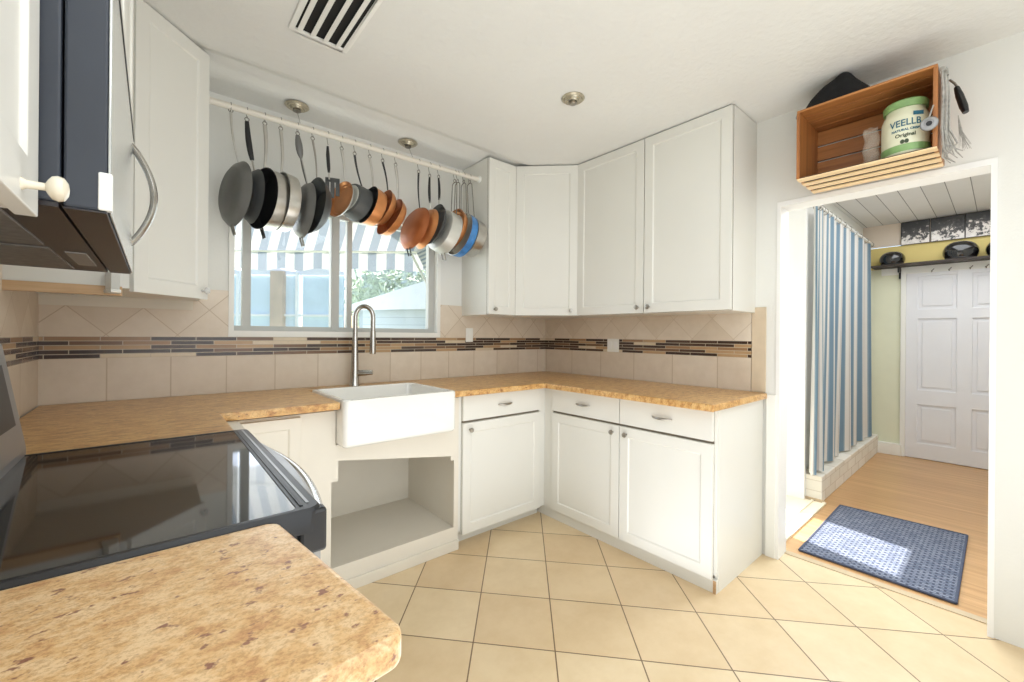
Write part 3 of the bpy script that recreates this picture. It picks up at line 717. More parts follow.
PANS = [
 ('skillet', 'large grey skillet, leftmost on the pot rail', 2.267, -2.341, -2.330, 1.886, .158, .034, 15, 4, 'R', 'pan_grey', 'pan_dark', 'steel', 'flat', 'hook', .80, None, .006),
 ('skillet', 'black-handled charcoal skillet, hanging just behind the leftmost grey skillet', 2.246, -2.275, -2.258, 1.889, .133, .032, 10, 3, 'R', 'pan_char', 'pan_dark', 'black', 'grip', None, .78, None, .012),
 ('saute_pan', 'steel saute pan, with black interior facing left', 2.252, -2.199, -2.180, 1.881, .152, .070, 17, 3, 'L', 'steel', 'pan_dark', 'steel', 'flat', 'black', .96, None, .010),
 ('saute_pan', 'shiny steel saute pan, nested right of the black-lined saute pan', 2.250, -2.128, -2.108, 1.884, .148, .060, 9, 3, 'L', 'steel', 'steel', 'steel', 'flat', None, .96, None, .009),
 ('skillet', 'grey skillet, with paddle handle on steel fork', 2.250, -2.049, -2.026, 1.866, .148, .036, 4, 5, 'R', 'pan_grey', 'pan_dark', 'pan_grey', 'paddle', 'hook', .82, None, .016),
 ('wok', 'dark deep pan, right of the paddle-handled skillet', 2.247, -1.976, -1.946, 1.896, .150, .056, 8, 5, 'L', 'pan_char', 'pan_dark', 'nickel', 'flat', None, .72, None, .006),
 ('saucepan', 'copper-lined small pan, first copper colour from the left', 2.238, -1.825, -1.822, 1.962, .104, .024, 18, 12, 'L', 'alu', 'copper', 'steel', 'flat', None, .85, None, .008),
 ('saucepan', 'dark grey saucepan, with pale base facing left', 2.230, -1.753, -1.752, 1.968, .102, .080, 20, 14, 'R', 'pan_char', 'pan_dark', 'pan_dark', 'flat', None, .9, 'alu', .007),
 ('saucepan', 'copper saucepan, with dark rim right of grey saucepan', 2.238, -1.666, -1.645, 1.957, .112, .070, 6, 14, 'L', 'copper', 'pan_dark', 'steel', 'flat', None, .93, None, .008),
 ('skillet', 'copper frying pan, with dark handle below the second rosette', 2.236, -1.588, -1.572, 1.962, .112, .045, 4, 18, 'L', 'copper', 'copper_dark', 'pan_dark', 'flat', None, .85, None, .007),
 ('skillet', 'copper frying pan, tilted low with steel base behind it', 2.234, -1.506, -1.520, 1.912, .124, .050, 4, 24, 'L', 'copper', 'copper_dark', 'steel', 'flat', None, .85, 'steel', .010),
 ('skillet', 'orange copper skillet, largest of the copper pans', 2.232, -1.352, -1.388, 1.885, .142, .032, 6, 16, 'R', 'copper_dark', 'copper_dark', 'pan_dark', 'flat', 'black', .84, None, .007),
 ('skillet', 'black-handled copper skillet, right of the largest copper skillet', 2.226, -1.274, -1.308, 1.895, .135, .032, 0, 15, 'R', 'copper', 'copper_dark', 'black', 'grip', None, .84, None, .009),
 ('skillet', 'dark grey skillet, behind the black-handled copper skillet', 2.236, -1.208, -1.228, 1.925, .136, .036, -2, 14, 'L', 'pan_char', 'pan_dark', 'black', 'grip', None, .84, None, .009),
 ('stock_pot', 'pale aluminium pot, base facing left beside dark grey skillet', 2.239, -1.085, -1.162, 1.893, .142, .080, 2, 16, 'R', 'alu', 'steel', 'hook', 'loop', 'hook', .96, None, .006),
 ('saucepan', 'wide copper-lined pan, between aluminium pot and blue pot', 2.243, -1.062, -1.082, 1.922, .138, .045, 0, 14, 'L', 'copper', 'copper', 'hook', 'loop', None, .9, None, .006),
 ('stock_pot', 'bright blue pot, near the right end of the rail', 2.251, -1.013, -1.022, 1.893, .152, .060, 0, 14, 'L', 'blue', 'steel', 'hook', 'loop', None, .97, None, .006),
 ('stock_pot', 'steel pot, last at the right end of the rail', 2.262, -.964, -.938, 1.888, .134, .080, -2, 12, 'L', 'steel', 'steel', 'hook', 'loop', None, .92, None, .006),
]
for (nm, lb, hz, hx, cx, cz, Rr, dep, yaw, tilt, op, wl_, inn, hm, hs, hp_, sl_, bs, hw) in PANS:
    make_pan(nm, lb, 'pan' if nm != 'stock_pot' else 'pot', hx, hz, cx, cz, Rr, dep, yaw, tilt, op, wl_, inn, 0, hm, hs, hp_, slope=sl_, base=bs, hw=hw)
# turner hanging between the deep dark pan and the first copper-lined pan
tn = thing('turner', 'black kitchen turner hanging between dark deep pan and first copper-lined pan', 'utensil', (-1.899, RY, 2.238))
MB().tube([(-1.899, RY, 2.238), (-1.898, RY, 2.19), (-1.893, RY, 2.12), (-1.892, RY, 2.095)], [.006, .010, .009, .006], 10, flat=.6).build('handle', 'black', tn, smooth=True)
MB().tube([(-1.892, RY, 2.10), (-1.890, RY, 2.06)], .004, 8).build('shaft', 'steel', tn)
hd = MB(Matrix.Translation((-1.874, RY, 2.06)) @ Matrix.Rotation(R(-20), 4, 'Z'))
for k in range(3): hd.prism([(-.035+.026*k, -.002), (-.014+.026*k, -.002), (-.014+.026*k, .002), (-.035+.026*k, .002)], -.11+.012*k, .004)
hd.box(-.035, .038, -.002, .002, -.012, .012)
hd.build('blade', 'pan_char', tn, bevel=.001)
hp = [(-1.899, RY-.0185*math.cos(PI*k/8), RZ+.0185*math.sin(PI*k/8)) for k in range(9)]+[(-1.899, RY+.012, RZ-.02), (-1.899, RY, 2.25), (-1.899, RY-.006, 2.243)]
tag(MB().tube(hp, .0018, 6).build('wire_hook', 'hook', None, smooth=True), 'small wire hook on the rail holding the black kitchen turner', 'hook', 'wire hooks on the hanging rail')

# ------------------------------------------------------------------ small wall fittings
sp = thing('light_switch', 'white switch plate on the tile right of the window', 'switch', (-.814, -.012, 1.17))
MB().box(-.846, -.782, -.014, -t-.001, 1.165, 1.268).build('plate', 'white', sp, bevel=.002)
MB().box(-.825, -.803, -.019, -.014, 1.190, 1.243).build('rocker', 'white', sp, bevel=.002)
sp = thing('wall_outlet', 'white outlet plate on the mosaic band under right wall cabinets', 'outlet', (-.012, -.722, 1.10))
MB().box(-.014, -t-.001, -.775, -.672, 1.100, 1.198).build('plate', 'white', sp, bevel=.002)
for yy in (-.748, -.700): MB().box(-.018, -.014, yy-.017, yy+.017, 1.122, 1.176).build('socket', 'trim_white', sp, bevel=.002)

vt = thing('ceiling_vent', 'white louvred air vent in the ceiling near the left cabinets', 'vent', (-2.1, -.98, 2.43))
vx0, vx1, vy0, vy1 = -2.195, -2.005, -1.22, -.775
vm = MB()
vm.box(vx0-.02, vx0, vy0-.02, vy1+.02, 2.430, 2.4395).box(vx1, vx1+.02, vy0-.02, vy1+.02, 2.430, 2.4395).box(vx0, vx1, vy1, vy1+.02, 2.430, 2.4395).box(vx0, vx1, vy0-.02, vy0, 2.430, 2.4395)
vm.build('frame', 'white', vt, bevel=.003)
MB().box(vx0, vx1, vy0, vy1, 2.436, 2.4395).build('duct', 'vent_dark', vt)
for k in range(4):
    x = vx0+.016+.049*k
    MB(Matrix.Translation((x, 0, 2.428)) @ Matrix.Rotation(R(-28), 4, 'Y')).box(-.010, .014, vy0, vy1, -.0012, .0012).build('louvre', 'white', vt)

# ------------------------------------------------------------------ crate and what is in it
cx0, cx1, cy0, cy1, cz0, cz1 = -.302, -.002, -2.440, -1.968, 1.968, 2.280
cr = thing('wooden_crate', 'slatted wooden crate fixed sideways on the wall above the doorway', 'crate', (-.15, -2.2, cz0))
th = .014
for y0, y1 in ((cy1-th, cy1), (cy0, cy0+th)):
    MB().box(cx0, cx1, y0, y1, cz0, cz1).build('end_board', 'crate_side', cr, bevel=.002)
for k in range(4):
    x = cx0+.001+k*.077
    MB().box(x, x+.046, cy0+.001, cy1-.001, cz0-.006, cz0).build('bottom_slat', 'crate_pale', cr, bevel=.0015)
    MB().box(x, x+.072, cy0+.001, cy1-.001, cz1, cz1+.010).build('top_slat', 'crate', cr, bevel=.0015)
for k in range(4):
    z = cz0+.004+k*.078
    MB().box(cx1-.012, cx1, cy0+th, cy1-th, z, z+.070).build('back_slat', 'crate', cr, bevel=.0015)
MB().box(cx0+.006, cx1-.014, cy0+th, cy1-th, cz0+.0005, cz0+.004).build('slat_gap_shade', mat('slat_shade_brown', (64, 42, 26), .8), cr)  # added dark sheet, its brown stands for shade between the bottom slats
# jar
jx, jy, jz = -.215, -2.338, cz0+.004
jr = thing('pickle_jar', 'cream jar with green lid and teal lettering in the wooden crate', 'jar', (jx, jy, jz))
MB(TR(jx, jy, jz)).lathe([(0, .001), (.066, .001), (.074, .010), (.076, .03), (.077, .10), (.076, .155), (.068, .178), (.062, .186), (.062, .20)], seg=40).build('body', 'jar_body', jr, smooth=40)
MB(TR(jx, jy, jz)).lathe([(.063, .196), (.070, .197), (.071, .222), (.066, .228), (0, .229)], seg=40).build('lid', 'jar_green', jr, smooth=35)
MB(TR(jx, jy, jz)).lathe([(.0752, .012), (.0772, .020), (.0776, .040)], seg=40).build('lower_band', 'jar_green', jr, smooth=True)
def wrap_text(txt, size, z, m, r=.0782, a_c=math.atan2(-.39, -2.39), name='lettering', squish=1.):
    cu = bpy.data.curves.new('lettering_curve', 'FONT'); cu.body = txt; cu.size = size; cu.align_x = 'CENTER'; cu.offset = .0006; cu.resolution_u = 3
    ob = bpy.data.objects.new('tmp_text', cu); C.objects.link(ob); bpy.context.view_layer.update()
    me = bpy.data.meshes.new_from_object(ob.evaluated_get(bpy.context.evaluated_depsgraph_get()))
    bpy.data.objects.remove(ob)
    bm = bmesh.new(); bm.from_mesh(me); bmesh.ops.subdivide_edges(bm, edges=[e for e in bm.edges if e.calc_length() > .008], cuts=2)
    mb = MB(); idx = {}
    for i, v in enumerate(bm.verts):
        idx[v] = i; a = A0+v.co.x*squish/r
        mb.v.append(Vector((jx+r*math.cos(a), jy+r*math.sin(a), jz+z+v.co.y)))
    mb.f = [tuple(idx[v] for v in f.verts) for f in bm.faces]; bm.free(); bpy.data.meshes.remove(me)
    mb.build(name, m, jr)
A0 = math.atan2(-2.61+2.338, -2.61+.215)
wrap_text('VEELLB', .038, .114, 'ink_teal', squish=.84)
wrap_text('NATURAL CRISP', .012, .094, 'ink_teal', name='small_lettering')
wrap_text('Original', .020, .070, 'ink_dark', name='small_lettering')
MB().add([(jx+.0785*math.cos(A0+a), jy+.0785*math.sin(A0+a), jz+z) for a, z in ((.30, .150), (.75, .150), (.75, .166), (.30, .166))], [(0, 1, 2, 3)]).build('label_patch', 'ink_teal', jr)
for a in (-.12, .05):
    MB().add([(jx+.0785*math.cos(A0+a+.09*math.cos(q)), jy+.0785*math.sin(A0+a+.09*math.cos(q)), jz+.050+.009*math.sin(q)) for q in [2*PI*k/10 for k in range(10)]], [tuple(range(10))]).build('pickle_motif', 'ink_dark', jr)
# clear bag beside the jar
def bagf(u, v):
    a = 2*PI*u; k = 1-.75*v**3
    c, q = math.cos(a), math.sin(a)
    return (-.215+.022*q*k*(1+.25*math.sin(11*v+3*c)), -2.228+.030*c*(1-.15*v)+.004*math.sin(13*v+2), cz0+.006+.165*v+.006*math.sin(3*a)*v)
o = MB().grid(bagf, 28, 14).build('plastic_bag', 'bag', None, smooth=True); tag(o, 'crumpled clear plastic bag beside the jar in the wooden crate', 'bag')
# small round tag hanging at the open front
tg = thing('round_tag', 'small grey disc dangling at front right of the wooden crate', 'tag', (-.318, -2.40, 2.04))
MB(Matrix.Translation((-.320, -2.418, 2.056)) @ Matrix.Rotation(R(-90), 4, 'Y')).lathe([(0, -.004), (.024, -.004), (.027, 0), (.024, .004), (.014, .005), (.013, .003), (0, .003)], seg=24).build('disc', 'grey_metal', tg, smooth=30)
MB(Matrix.Translation((-.325, -2.418, 2.056)) @ Matrix.Rotation(R(-90), 4, 'Y')).lathe([(0, 0), (.009, 0), (.009, .002), (0, .002)], seg=16).build('dark_centre', 'black', tg)
MB().tube([(-.319, -2.418, 2.082), (-.312, -2.424, 2.11), (-.303, -2.428, 2.13)], .0025, 8).build('cord', 'tassel', tg)
# tassel of strings
ts = thing('string_tassel', 'grey stringy tassel hanging from right end of wooden crate', 'tassel', (-.22, -2.46, 1.92))
for k in range(16):
    x = -.285+.10*random.random(); y = -2.447-.016*random.random()
    z1 = 2.27-.03*random.random(); z0 = 1.90+.06*random.random()
    sp_ = (random.random()-.5)*.03; wob = .006
    MB().tube([(x, y, z1), (x+wob*random.uniform(-1, 1), y-.004, (z1+z0)/2+.08), (x+wob*random.uniform(-1, 1), y-.006*random.random(), (z1+z0)/2-.05), (x+sp_, y-.03*random.random(), z0+.03), (x+sp_*2.2, y-.055*random.random(), z0)], [.004, .0045, .004, .003, .0015], 6).build('strand', 'tassel', ts, smooth=True)
MB().tube([(-.23, -2.4405, 2.262), (-.23, -2.465, 2.262)], .003, 8).build('nail', 'hook', ts)
MB().tube([(-.28, -2.449, 2.272), (-.23, -2.455, 2.285), (-.18, -2.452, 2.27)], .009, 8).build('knot', 'tassel', ts, smooth=True)
bt = thing('hanging_brush', 'small black-handled brush hanging right of the wooden crate', 'brush', (-.15, -2.50, 2.1))
MB().tube([(-.15, -2.462, 2.275), (-.15, -2.476, 2.255), (-.15, -2.488, 2.225)], .004, 8).build('wire_loop', 'hook', bt, smooth=True)
MB().tube([(-.15, -2.482, 2.235), (-.15, -2.490, 2.20), (-.15, -2.502, 2.15), (-.15, -2.508, 2.125)], [.014, .021, .022, .016], 12, flat=.6).build('handle', 'black', bt, smooth=True)
def br(k): 
    a = random.uniform(-1, 1); 
    return [(-.15, -2.487, 2.12), (-.15+a*.02, -2.49-.01*random.random(), 2.05), (-.15+a*.04, -2.49-.035*random.random(), 1.985)]
bm_ = MB()
for k in range(14): bm_.tube(br(k), [.001, .0012, .0006], 5)
bm_.build('bristles', 'tassel', bt)
# black cap on the crate: a folded cloth hat with brim
def capf(u, v):
    a = 2*PI*u; r = v
    y = -2.105+.155*r*math.cos(a); x = -.165+.11*r*math.sin(a)
    h = .128*(1-r**3.2)**.9
    h *= 1+.22*math.exp(-((y+2.125)/.035)**2)          # pinched crest
    h -= .018*math.exp(-((y+2.02)/.03)**2)*(1-r)
    if y < -2.15: h *= max(.45, 1-(-2.15-y)*5)
    return (x, y, cz1+.013+h+.004*math.sin(5*a)*r)
cp = thing('cloth_cap', 'black cloth cap lying on top of the wooden crate', 'cap', (-.165, -2.1, cz1+.01))
MB().grid(capf, 40, 14).build('crown', 'black_cloth', cp, smooth=True)
def brimf(u, v):
    a = R(-40)+R(120)*u; r = 1.0+.10*v
    return (-.165+.11*r*math.sin(a)-.02*v, -2.105+.155*r*math.cos(a), cz1+.018+.004*v)
MB().grid(brimf, 14, 3).build('brim', 'grey_metal', cp, smooth=True)

# ------------------------------------------------------------------ hall beyond the doorway
struct('ceiling_hall', MB().box(.12, 3.5, -3.2, -.55, 2.43, 2.5), 'plank')
struct('wall_hall_end', MB().box(3.33, 3.5, -3.2, -.55, 0, 2.19).box(3.33, 3.5, -3.2, -1.935, 2.19, 2.43), 'yellow')
struct('wall_hall_upper', MB().box(3.322, 3.33, -3.1, -.6, 2.195, 2.43), 'peach')
struct('wall_hall_corner', MB().box(3.318, 3.33, -1.945, -.6, .0, 1.955), 'palegreen')
struct('wall_hall_front', MB().box(.12, 3.5, -3.3, -3.2, 0, 2.5), 'wall')
struct('wall_hall_side', MB().box(1.15, 3.33, -1.60, -1.55, 0, 2.5), 'white')
struct('trim_13', MB().box(1.11, 1.15, -1.645, -.55, 0, 2.43), 'trim_white')
struct('trim_14', MB().box(3.29, 3.33, -1.955, -1.915, 0, 1.95).box(3.27, 3.33, -1.93, -1.745, 0, .12), 'white', bevel=.004)
# outer wall of the nook: an unseen opening shaped to place the sun patch
nx0, nx1, nz0, nz1, ny = .585, 1.03, .12, 2.10, -.65
struct('wall_nook', MB().box(.12, nx0, ny, ny+.1, 0, 2.5).box(nx1, 1.15, ny, ny+.1, 0, 2.5).box(nx0, nx1, ny, ny+.1, 0, nz0).box(nx0, nx1, ny, ny+.1, nz1, 2.5), 'wall')
# six-panel hall door at the end
dd = MB(); y0, y1, zt_ = -2.78, -1.955, 1.955; xf = 3.315
dd.box(xf, 3.33, y0, y1, .005, zt_)
def panel(y0, y1, z0, z1):
    b = .018; x = xf-.001
    o = [(y0, z0), (y1, z0), (y1, z1), (y0, z1)]; i1 = [(y0+b, z0+b), (y1-b, z0+b), (y1-b, z1-b), (y0+b, z1-b)]; i2 = [(y0+2*b, z0+2*b), (y1-2*b, z0+2*b), (y1-2*b, z1-2*b), (y0+2*b, z1-2*b)]
    vs = [(x, y, z) for y, z in o]+[(x+.012, y, z) for y, z in i1]+[(x+.004, y, z) for y, z in i2]
    fs = []
    for k in range(4):
        n = (k+1) % 4; fs += [(k, n, 4+n, 4+k), (4+k, 4+n, 8+n, 8+k)]
    fs.append((8, 9, 10, 11)); return vs, fs
pr2 = MB()
cols = ((-2.315, -2.045), (-2.69, -2.42)); rows = ((.16, .55), (.70, 1.42), (1.52, 1.85))
# stiles and rails stand proud of the recessed panels
ys = [y0, -2.69, -2.42, -2.315, -2.045, y1]; zs = [.005, .16, .55, .70, 1.42, 1.52, 1.85, zt_]
dm2 = MB()
for a, b in ((ys[0], ys[1]), (ys[2], ys[3]), (ys[4], ys[5])): dm2.box(xf-.014, xf, a, b, .005, zt_)
for a, b in ((zs[0], zs[1]), (zs[2], zs[3]), (zs[4], zs[5]), (zs[6], zs[7])): dm2.box(xf-.0139, xf, y0, y1, a, b)
for c0, c1 in cols:
    for r0, r1 in rows: dm2.prism([(xf-.008, c0+.03), (xf, c0+.03), (xf, c1-.03), (xf-.008, c1-.03)], r0+.03, r1-.03)
dm2.box(xf, 3.33, y0, y1, .005, zt_)
do = struct('door_1', dm2, 'hdoor', bevel=.004)
# shelf over the door
sh = thing('wall_shelf', 'long dark shelf above the white hall door', 'shelf', (3.24, -2.3, 1.95))
MB().box(3.12, 3.32, -3.1, -1.70, 1.958, 1.978).build('board', 'shelf', sh, bevel=.002)
MB().box(3.295, 3.32, -2.9, -1.76, 1.885, 1.957).build('peg_rail', 'white', sh, bevel=.003)
MB().box(3.20, 3.30, -1.915, -1.900, 1.90, 1.957).box(3.285, 3.30, -1.915, -1.900, 1.84, 1.957).build('bracket', 'black', sh)
for y in (-2.14, -2.26, -2.40, -2.50):
    MB().tube([(3.297, y, 1.90), (3.27, y-.004, 1.885), (3.262, y-.008, 1.90), (3.268, y-.02, 1.915)], .004, 8).build('coat_hook', 'hook', sh, smooth=True)
def helmet(y, w, h, label):
    t = thing('helmet', label, 'helmet', (3.22, y, 1.978), 0, 'black helmets on the hall shelf')
    def hf(u, v):
        a = 2*PI*u; e = R(-38)+R(128)*v
        r = max(0., math.cos(e))**.8
        return (3.215+.115*r*math.sin(a), y+w/2*r*math.cos(a), 1.984+h*(math.sin(e)+.616)/1.616)
    MB().grid(hf, 36, 14).build('shell', 'helmet', t, smooth=True)
    MB().tube([(3.215+.094*math.sin(a), y+(w/2*.82)*math.cos(a), 1.986) for a in [2*PI*k/36 for k in range(37)]], .008, 8, cap=False).build('rim', 'black', t, smooth=True)
helmet(-1.856, .205, .135, 'glossy black helmet at the curtain end of the hall shelf')
helmet(-2.342, .245, .165, 'larger glossy black helmet in the middle of the hall shelf')
helmet(-2.62, .245, .150, 'glossy black helmet half hidden by the doorway edge on the hall shelf')
for i, (a, b, lb) in enumerate(((-2.122, -1.915, 'monochrome blossom print nearest the curtain, above the hall helmets'), (-2.362, -2.136, 'monochrome blossom print in the middle of the three hall prints'), (-2.60, -2.372, 'monochrome blossom print cut off by the doorway edge'))):
    p = thing('canvas_print', lb, 'picture', (3.31, (a+b)/2, 2.19), 0, 'blossom prints above the hall shelf')
    MB().box(3.300, 3.3224, a, b, 2.192, 2.420).build('canvas', 'print', p, bevel=.001)
    MB().box(3.302, 3.3215, a-.004, b+.004, 2.189, 2.192).box(3.302, 3.3215, a-.004, b+.004, 2.420, 2.424).box(3.302, 3.3215, a-.004, a, 2.189, 2.424).box(3.302, 3.3215, b, b+.004, 2.189, 2.424).build('edge', 'black', p)
# brick curb and curtain
struct('trim_15', MB().box(1.15, 3.30, -1.747, -1.612, .0, .190), 'curb', bevel=.006)
struct('trim_16', MB().box(1.135, 1.1495, -1.765, -1.60, 0, .022), M['tan_board'])
cu = thing('striped_curtain', 'blue and white striped curtain hanging behind the painted brick curb', 'curtain', (2.2, -1.68, .2))
def cf(u, v):
    # v 0 bottom .. 1 top; pleated cloth, gathered to the left of the opening lower down
    x = 1.165+2.05*u**1.9
    am = .011+.008*(1-v)
    ph = 2*PI*(10*u+.22*math.sin(7*u))
    y = -1.690+am*math.sin(ph)-.012*math.sin(2*PI*4.3*u+1)*(1-v)
    fl = (1-v)**1.6
    x -= .07*fl*(1-u)**1.2
    x += .010*math.sin(ph*.5+3*v)
    z = .196+.014*abs(math.sin(3.3*PI*u))+(2.20-.196)*v
    return (x, y-.010*fl*math.sin(9*u), z)
MB().grid(cf, 260, 26).build('cloth', 'curtain', cu, smooth=True)
MB().tube([(1.16, -1.69, 2.225), (3.32, -1.69, 2.225)], .012, 10).build('curtain_rod', 'white', cu, smooth=True)
for k in range(14):
    x = 1.20+1.98*(k/13)**1.9
    MB().torus(Matrix.Translation((x, -1.69, 2.213)) @ Matrix.Rotation(R(90), 4, 'Y'), .024, .003, 14, 6).build('curtain_ring', 'nickel', cu, smooth=True)
# door mat
mt = thing('door_mat', 'blue-grey woven mat on the wooden hall floor at the doorway', 'mat', (.7, -2.16, 0))
pts = [(.195, -1.862), (1.17, -1.852), (1.205, -2.472), (.19, -2.476)]
MB().prism(pts, .0005, .010).build('pad', 'mat', mt, bevel=.002)
em = MB()
for k in range(4):
    a, b = Vector((*pts[k], .008)), Vector((*pts[(k+1) % 4], .008)); em.tube([a, b], .0065, 8)
em.build('border', 'mat_edge', mt)

# ------------------------------------------------------------------ garden outside the window
YO = R(-40.5); CAM = Vector((-2.6136, -2.6106, 1.2165))
def YT(a, b, z=0.):      # yard frame: a sideways, b away, origin under the eye of the photo's viewer
    return Matrix.Translation((CAM.x, CAM.y, 0)) @ Matrix.Rotation(YO, 4, 'Z') @ Matrix.Translation((a, b, z))
Y0 = YT(0, 0)
struct('ground_outside', MB().box(-14, 12, .16, 22, -.3, -.15), 'lawn')
aw = thing('awning', 'grey and white striped awning hanging outside the kitchen window', 'awning', tuple((Y0 @ Vector((-1.4, 3.65, 1.9)))))
def canopy(u, v):
    a = -2.75+2.05*u
    return Y0 @ Vector((a+.22*v, 3.62-.10*v+.0*u, 1.925+.62*v))
mb = MB(); mb.grid(lambda u, v: canopy(u, v), 40, 6); mb.build('canopy', 'awning', aw)
def val(u, v):
    a = -2.75+2.05*u; sc = .028*abs(math.sin(PI*(u*6.5+.1)))
    return Y0 @ Vector((a, 3.62+.006*math.sin(40*u), 1.925-(.175-sc)*v))
MB().grid(val, 80, 3).build('valance', 'awning', aw)
def wing(u, v):
    p = Vector((-.86+.24*u, 3.60-.25*u, 1.93-.42*u)); 
    return Y0 @ (p+Vector((.32*v+.03, -.15*v, .10*v)))
MB().grid(lambda u, v: wing(v*1.0 if False else u, v), 30, 4).build('side_wing', 'awning', aw)
MB().tube([Y0 @ Vector((-2.75, 3.62, 1.925)), Y0 @ Vector((-.70, 3.62, 1.925))], .010, 8).build('front_bar', 'white', aw)
MB().tube([Y0 @ Vector((-.88, 3.6, 1.93)), Y0 @ Vector((-.62, 3.34, 1.50))], .010, 8).build('side_bar', 'white', aw)
fn = thing('garden_wall', 'pale blue panelled wall beyond the left window panes', 'fence', tuple(Y0 @ Vector((-3.6, 6, 0))))
fb = MB(Y0)
for a, b in ((-4.6, -3.42), (-3.36, -3.05), (-3.0, -2.42)): fb.box(a, b, 6.0, 6.05, -.15, 2.05)
fb.build('panel', 'fence', fn)
for a in (-3.06, -2.58, -3.9): MB(Y0).box(a-.02, a+.02, 5.95, 6.06, -.15, 2.08).build('post', 'roofw', fn)
MB(Y0).box(-3.42, -3.24, 5.92, 6.0, -.15, 2.1).build('pier', 'bark', fn)
MB(Y0).box(-4.6, -2.42, 5.96, 6.0, 1.46, 1.49).build('cross_rail', 'roofw', fn)
def cap2(u, v):
    a = -4.6+2.2*u; return Y0 @ Vector((a, 5.98+.02*v, 2.05+(.05+.06*abs(math.sin(PI*u*3)))*v))
MB().grid(cap2, 40, 2).build('scalloped_top', 'roofw', fn)
sd = thing('garden_shed', 'white gabled shed beyond the right window pane', 'shed', tuple(Y0 @ Vector((-1.4, 7.2, 0))))
MB(Y0).box(-2.55, -.6, 7.0, 9, -.15, 1.68).build('walls', 'siding', sd)
rf = MB(Y0); rf.add([(-2.75, 6.85, 1.66), (-1.35, 6.85, 2.12), (-.4, 6.85, 1.72), (-2.75, 9, 1.66), (-1.35, 9, 2.12), (-.4, 9, 1.72), (-2.75, 6.85, 1.60), (-.4, 6.85, 1.66)],
    [(0, 1, 4, 3), (1, 2, 5, 4), (0, 6, 7, 2, 1)])
rf.build('roof', 'roofw', sd)
hg = thing('hedge', 'pale green bushy tree beyond the white shed roof', 'tree', tuple(Y0 @ Vector((-1.9, 9.5, 0))))
def leafball(cx, cy, cz, r, n, mb):
    for k in range(n):
        v = Vector((random.gauss(0, 1), random.gauss(0, 1), random.gauss(0, 1))).normalized()*r*random.uniform(.75, 1.02)
        p = Vector((cx, cy, cz))+v; a = Vector((random.gauss(0, 1), random.gauss(0, 1), random.gauss(0, 1))).normalized()*.13; b = a.cross(v.normalized())
        mb.add([p-a, p-b*.5, p+a, p+b*.5], [(0, 1, 2, 3)])
lb_ = MB(Y0)
for q in ((-2.6, 11.2, 2.1, 1.0), (-1.5, 11.6, 2.4, 1.1), (-3.6, 11.9, 2.3, 1.1), (-.4, 11.8, 2.1, 1.1)): leafball(*q, 900, lb_)
for q in ((-2.6, 11.6, 1.9, 1.0), (-1.5, 12.0, 2.2, 1.1), (-3.6, 12.3, 2.1, 1.1), (-.4, 12.2, 1.9, 1.1)): lb_.lathe([(0.001, q[2]-q[3]), (q[3]*.7, q[2]-q[3]*.7), (q[3], q[2]), (q[3]*.7, q[2]+q[3]*.7), (0.001, q[2]+q[3])], Matrix.Translation((q[0], q[1], 0)), 14)
lb_.build('foliage', 'hedge', hg, fixn=False)
tk = MB(Y0)
for q in (-2.3, -1.5, -3.2, -.6): tk.tube([(q, 11.6, -.15), (q, 11.6, 1.6)], .08, 8)
tk.build('trunk', 'bark', hg)

# ------------------------------------------------------------------ light
w = bpy.data.worlds.new('World'); bpy.context.scene.world = w; w.use_nodes = True
nt = w.node_tree; bgd = nt.nodes['Background']
sky = nt.nodes.new('ShaderNodeTexSky'); sky.sky_type = 'NISHITA'; sky.sun_disc = False; sky.sun_elevation = R(50); sky.sun_rotation = R(10); sky.dust_density = 2; sky.air_density = 1.0
mixc = nt.nodes.new('ShaderNodeMix'); mixc.data_type = 'RGBA'; mixc.inputs[0].default_value = .0
nt.links.new(sky.outputs[0], bgd.inputs[0]); bgd.inputs[1].default_value = .30

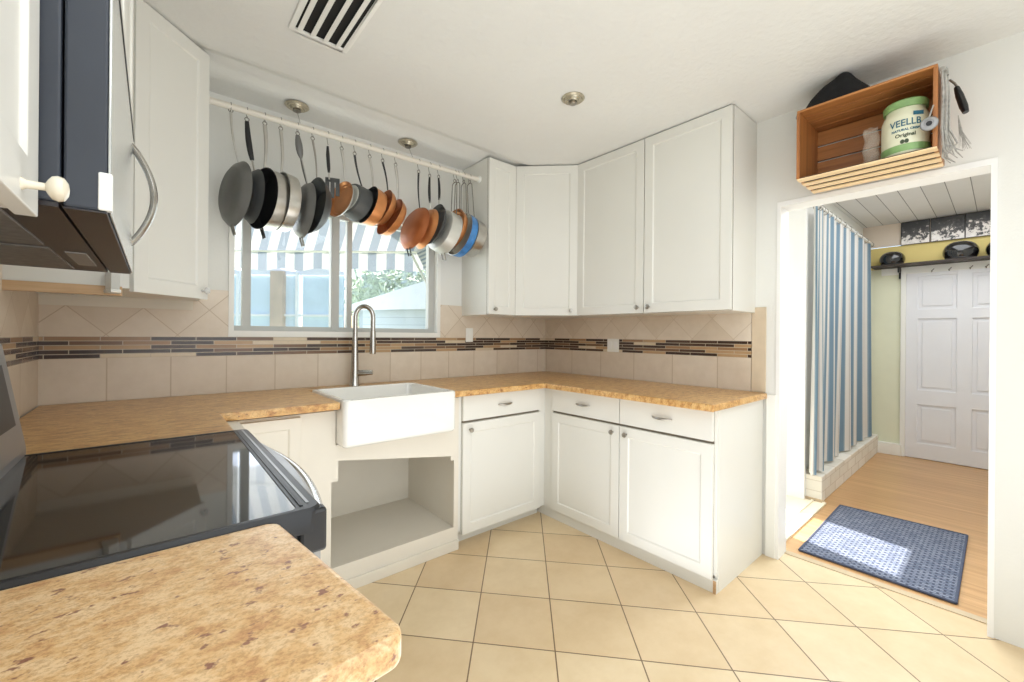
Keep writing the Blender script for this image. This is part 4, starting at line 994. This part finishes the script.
def light(name, kind, loc, rot, energy, size=1., size_y=None, col=(1, 1, 1), spread=None):
    l = bpy.data.lights.new(name, kind); l.energy = energy; l.color = col
    if kind == 'AREA':
        l.shape = 'RECTANGLE'; l.size = size; l.size_y = size_y or size
        if spread: l.spread = spread
    o = bpy.data.objects.new(name, l); C.objects.link(o); o.location = loc; o.rotation_euler = rot
    return o
d = Vector((-.196, -.98, -1.19)).normalized()
su = light('sun_lamp', 'SUN', (0, 5, 6), (0, 0, 0), 13.0, col=(1, .97, .92)); su.rotation_euler = d.to_track_quat('-Z', 'Y').to_euler(); su.data.angle = R(.6)
CW = (.87, .925, 1)
light('ceiling_softbox', 'AREA', (-1.9, -2.7, 2.38), (0, 0, 0), 16, 1.8, 1.6, CW)
light('room_fill', 'AREA', (-2.0, -3.85, 1.3), (R(90), 0, 0), 22, 1.8, 2.0, CW)
light('upward_fill', 'AREA', (-1.7, -2.2, .02), (R(180), 0, 0), 23, 2.0, 2.0, CW)  # added lamp at floor level, fills the ceiling from below
light('hall_softbox', 'AREA', (1.9, -2.45, 2.40), (0, 0, 0), 21, 2.2, .9, (.94, .97, 1))
light('nook_daylight', 'AREA', (.62, -.70, 1.3), (R(-90), 0, 0), 8, .8, 1.6, (.96, .98, 1))
light('window_daylight', 'AREA', (-1.68, .14, 1.59), (R(-90), 0, 0), 4, 1.15, .66, (.92, .97, 1))
hd_ = light('hall_floor_fill', 'AREA', (.75, -2.15, 1.75), (0, 0, 0), 10, .6, .6, (.76, .88, 1), R(110))  # added cool fill aimed at the kitchen floor, no fixture there
hd_.rotation_euler = Vector((-1.3, -.35, -1.75)).to_track_quat('-Z', 'Y').to_euler()

# ------------------------------------------------------------------ camera
cam = bpy.data.cameras.new('camera'); co = bpy.data.objects.new('camera', cam); C.objects.link(co)
co.location = CAM
yaw, roll = R(-40.5), R(.5)
co.rotation_mode = 'XYZ'
Mx = Matrix.Rotation(yaw, 4, 'Z') @ Matrix.Rotation(R(90), 4, 'X') @ Matrix.Rotation(roll, 4, 'Z')
co.rotation_euler = Mx.to_euler()
cam.sensor_width = 36; cam.sensor_fit = 'HORIZONTAL'; cam.lens = 419.66/1024*36
cam.shift_y = -5.61/1024; cam.clip_start = .02
sc = bpy.context.scene; sc.camera = co
sc.view_settings.view_transform = 'Standard'; sc.view_settings.look = 'None'; sc.view_settings.exposure = .12; sc.view_settings.gamma = 1
sc.cycles.use_denoising = True
sc.cycles.max_bounces = 10; sc.cycles.diffuse_bounces = 6; sc.cycles.transparent_max_bounces = 12
sc.cycles.sample_clamp_indirect = 6
